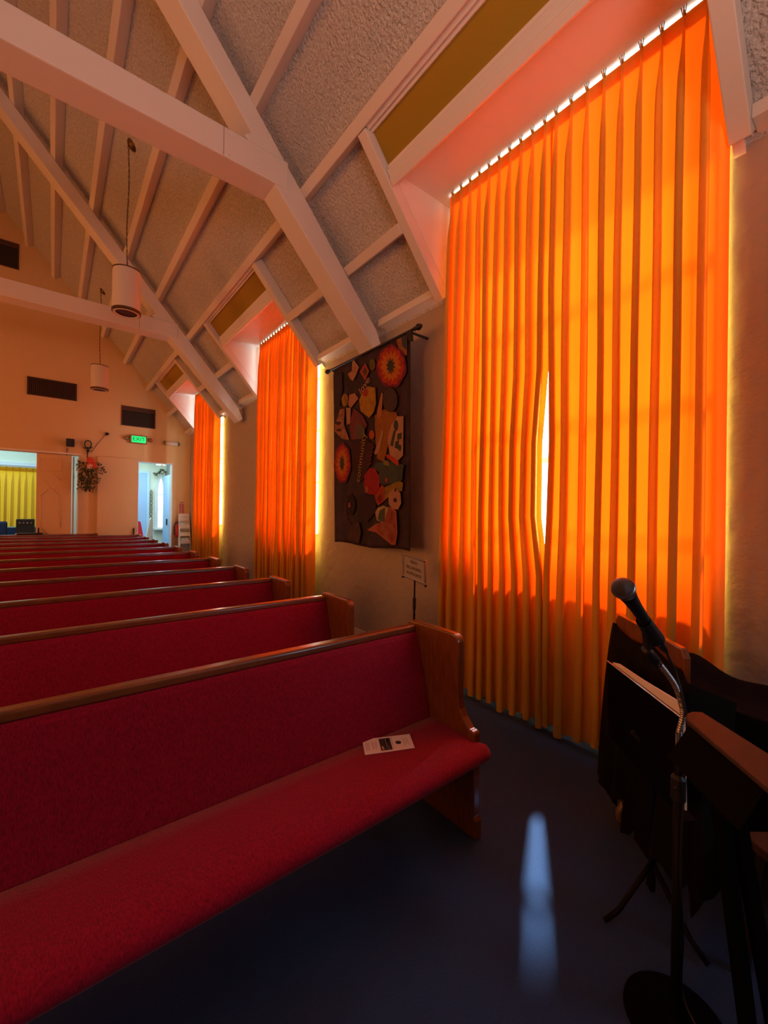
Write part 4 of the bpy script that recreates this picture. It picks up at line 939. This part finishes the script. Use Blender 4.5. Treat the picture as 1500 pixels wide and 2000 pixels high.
for i in range(26):
    v = i/25; row = []
    for j in range(49):
        s_ = j/48   # around: left side, front, right side
        if s_ < .2: u = 0; back = (1-s_/.2)
        elif s_ < .8: u = (s_-.2)/.6; back = 0
        else: u = 1; back = (s_-.8)/.2
        ztop = 1.0-.045 - .028*math.sin(u*PI)*0 - (.025*abs(math.sin(u*5.0))) - back*.06 - (.03 if s_ > .8 else 0)
        zb_ = .23 + .03*math.sin(j*.7) + .02*math.sin(j*1.9)
        z = ztop*(1-v)+zb_*v
        fl = .012+.05*v**.8 + .022*v*math.sin(j*1.05+.8*v) + .01*v*math.sin(j*2.3)
        p = P1+e*(Lq*u) + inn*(fl if back == 0 or True else 0) - inn*(back*.16)
        if back > 0 or u in (0, 1): p = p + e*((-1 if u == 0 else 1)*(fl+.01))
        row.append(bm.verts.new((p.x, p.y, z)))
    g.append(row)
for a, b in zip(g, g[1:]):
    for j in range(48): bm.faces.new((a[j], a[j+1], b[j+1], b[j]))
mk(bm, 'black_cloth', 'cloth', dl, smooth=True)
cf = [atd(x, y, d) for x, y, d in ((1266, 1530, 1.93), (1258, 1545, 1.93), (1238, 1558, 1.93), (1217, 1570, 1.92), (1208, 1585, 1.92), (1209, 1598, 1.93), (1222, 1606, 1.94))]
bm = NB(); tube(bm, cf, .014, 8); mk(bm, 'curved_metal_foot', 'gold', dl, smooth=True)

# keyboard cabinet under a black cloth along the window
kb = thing('draped_cabinet', 'low cabinet under a black cloth along the wall right of the lectern', 'cabinet', (2.27, .15, 0))
bm = NB(); box(bm, 2.12, 2.47, -.48, .62, 0.06, .66); mk(bm, 'cabinet_body', 'black', kb)
for xx in (2.15, 2.43):
    for yy in (-.44, .56):
        bm = NB(); box(bm, xx-.02, xx+.02, yy-.02, yy+.02, 0, .06); mk(bm, 'foot', 'black', kb)
bm = NB(); g = []
NX, NY = 30, 48
for i in range(NX+1):
    row = []
    for j in range(NY+1):
        u = i/NX; v = j/NY
        # across: front hem -> front edge -> back edge
        if u < .5: x = 2.08-.03*(1-u/.5)-.012*math.sin(j*.9)*(1-u/.5); z = .20+(.49)*(u/.5)
        else: x = 2.08+(2.49-2.08)*((u-.5)/.5); z = .69
        y = -.52+1.21*v
        hump = .045*math.exp(-((x-2.42)/.10)**2)*(1+.4*math.sin(v*5+1)) + .05*math.exp(-((y-.66)/.10)**2)*max(0, (x-2.1)/.35)
        n_ = noise.noise(Vector((x*6, y*5, 0)))*.012
        if u >= .45: z += hump+n_
        row.append(bm.verts.new((x+(n_ if u < .5 else 0), y, z)))
    g.append(row)
for a, b in zip(g, g[1:]):
    for j in range(NY): bm.faces.new((a[j], a[j+1], b[j+1], b[j]))
# left end hangs down
last = [r[-1] for r in g[NX//2:]]; hem = [bm.verts.new((v.co.x, v.co.y+.03+.01*math.sin(k), .22)) for k, v in enumerate(last)]
for k in range(len(last)-1): bm.faces.new((last[k], last[k+1], hem[k+1], hem[k]))
mk(bm, 'black_cloth', 'cloth', kb, smooth=True)

# microphone stand
PX_, PY_ = FR(1.2, .855, 0).x, FR(1.2, .855, 0).y
mst = thing('microphone_stand', 'black round-base microphone stand with a gooseneck, standing on the navy carpet', 'microphone stand', (PX_, PY_, 0))
bm = NB(); lathe(bm, [(0, .030), (.022, .028), (.03, .018), (.115, .014), (.128, .008), (.13, 0), (0, 0)], 40); fin(bm, 'round_base', M['matte'], mst, smooth=False)
bm = NB(); tube(bm, [(0, 0, .02), (0, 0, .66)], .0125, 14); fin(bm, 'lower_tube', M['blackmetal'], mst, smooth=True)
bm = NB(); tube(bm, [(0, 0, .64), (0, 0, .83)], .0085, 12); fin(bm, 'upper_tube', M['blackmetal'], mst, smooth=True)
bm = NB(); lathe(bm, [(.013, .63), (.019, .64), (.019, .70), (.012, .71), (.009, .71)], 16); tube(bm, [(-.018, 0, .68), (-.032, -.005, .68)], .006, 8); fin(bm, 'height_clutch', M['black'], mst)
top = Vector((PX_, PY_, .83))
gn = [Vector((PX_, PY_, .80)), top, atd(1334, 1395, 1.195), atd(1328, 1365, 1.19), atd(1318, 1338, 1.18), atd(1304, 1317, 1.17), atd(1292, 1302, 1.16), atd(1284, 1293, 1.15)]
# smooth the path and give it the ribs of a gooseneck
def cat(P, n):
    out = []
    for i in range(len(P)-1):
        p0, p1, p2, p3 = P[max(0, i-1)], P[i], P[i+1], P[min(len(P)-1, i+2)]
        for k in range(n):
            t_ = k/n; out.append(.5*((2*p1)+(p2-p0)*t_+(2*p0-5*p1+4*p2-p3)*t_*t_+(3*p1-p0-3*p2+p3)*t_**3))
    return out+[P[-1]]
path = cat(gn, 26)
bm = NB(); tube(bm, path, [.0068+.0014*math.sin(k*1.9) for k in range(len(path))], 12); mk(bm, 'gooseneck', 'alu', mst, smooth=True)
M['neck'] = mat('dark chrome', (0.16, 0.14, 0.13), 0.3, metal=1)
mst.children[-1].data.materials[0] = M['neck']
bm = NB(); tube(bm, [atd(1286, 1297, 1.152), atd(1279, 1289, 1.148)], .0105, 14); mk(bm, 'thread_adapter', 'chrome', mst, smooth=True)
mic_h, mic_b = atd(1217, 1149, 1.0), atd(1283, 1247, 1.12); ax = (mic_b-mic_h).normalized()
cl = mic_h+(mic_b-mic_h)*.80
bm = NB(); tube(bm, [atd(1281, 1291, 1.15), atd(1266, 1274, 1.135), atd(1262, 1266, 1.13)], [.0125, .0135, .013], 14); mk(bm, 'swivel_joint', 'black', mst, smooth=True)
side_ = (atd(1262, 1268, 1.13)-cl); side_ = (side_-ax*side_.dot(ax)).normalized()
bm = NB(); tube(bm, [mic_h+ax*(mic_b-mic_h).length*.60, mic_h+ax*(mic_b-mic_h).length*1.0], [.0175, .0215], 18, cap=False)
for v in bm.verts: v.co += side_*.003
mk(bm, 'microphone_clip', 'black', mst, smooth=True)
w3 = ax.cross(side_).normalized()
bm = NB(); c0_ = mic_h+ax*(mic_b-mic_h).length*.68; c1_ = mic_h+ax*(mic_b-mic_h).length*.98; jn = atd(1262, 1268, 1.13)
hexa(bm, [c0_+side_*.012-w3*.010, c1_+side_*.010-w3*.010, jn+ax*.016-w3*.010, jn-ax*.006-w3*.010], [c0_+side_*.012+w3*.010, c1_+side_*.010+w3*.010, jn+ax*.016+w3*.010, jn-ax*.006+w3*.010]); mk(bm, 'clip_arm', 'black', mst, bevel=.003)

mic = thing('microphone', 'black handheld microphone with round steel grille held in the gooseneck clip', 'microphone', tuple(mic_h))
Q = ax.to_track_quat('Z', 'Y').to_matrix().to_4x4(); Lm = (mic_b-mic_h).length
def mpart(prof, name, m, seg=28, smooth=True):
    bm = NB(); lathe(bm, prof, seg)
    for v in bm.verts: v.co = Q @ v.co
    return fin(bm, name, M[m], mic, smooth=smooth)
r_ = .0255
mpart([(0, -r_)]+[(r_*math.sin(a), -r_*math.cos(a)) for a in [k*PI/16 for k in range(1, 8)]]+[(r_, -.002)], 'grille_top', 'grille')
mpart([(r_+.0005, -.004), (r_+.0018, -.001), (r_+.0018, .003), (r_+.0005, .006)], 'grille_band', 'alu')
mpart([(r_, .004), (.0245, .012), (.0205, .024), (.0175, .029)], 'grille_base', 'grille')
mpart([(.018, .027), (.0195, .031), (.0195, .036), (.017, .038)], 'collar', 'blackmetal')
mpart([(.0185, .036), (.0175, .05), (.0150, .09), (.0125, Lm*.9), (.0115, Lm+.004), (0, Lm+.004)], 'handle', 'black')
mpart([(.0118, Lm+.004), (.0118, Lm+.022), (.0085, Lm+.024), (0, Lm+.024)], 'connector_ring', 'chrome')
mpart([(.0095, Lm+.022), (.0100, Lm+.05), (.0075, Lm+.07), (.004, Lm+.085), (0, Lm+.085)], 'cable_plug', 'black')
tip = mic_h+ax*(Lm+.08)
cp = cat([tip, atd(1318, 1310, 1.19), atd(1330, 1350, 1.18), atd(1338, 1385, 1.175), atd(1345, 1425, 1.175), atd(1343, 1470, 1.18), atd(1336, 1520, 1.19), Vector((PX_-.012, PY_-.012, .45)), Vector((PX_+.013, PY_-.013, .25)), Vector((PX_+.012, PY_-.016, .08)), Vector((PX_-.02, PY_-.10, .024)), Vector((PX_-.10, PY_-.30, .006))], 8)
mc = thing('microphone_cable', 'thin black cable running from the microphone down its stand', 'cable', tuple(tip))
bm = NB(); tube(bm, cp, .0034, 8); mk(bm, 'cable_sheath', 'black', mc, smooth=True)
# paper scrap by the curtain hem
c = onZ(1188, 1478, 0.0)
sp_ = thing('paper_scrap', 'tiny pale paper scrap on the carpet by the curtain hem', 'paper scrap', (c.x, c.y, 0))
bm = NB(); prism(bm, [(-.05, .02, .001), (-.01, .03, .004), (.04, -.02, .002), (.06, -.05, .003), (.01, -.02, .002)], (0, 0, .002)); fin(bm, 'scrap', M['paper'], sp_)
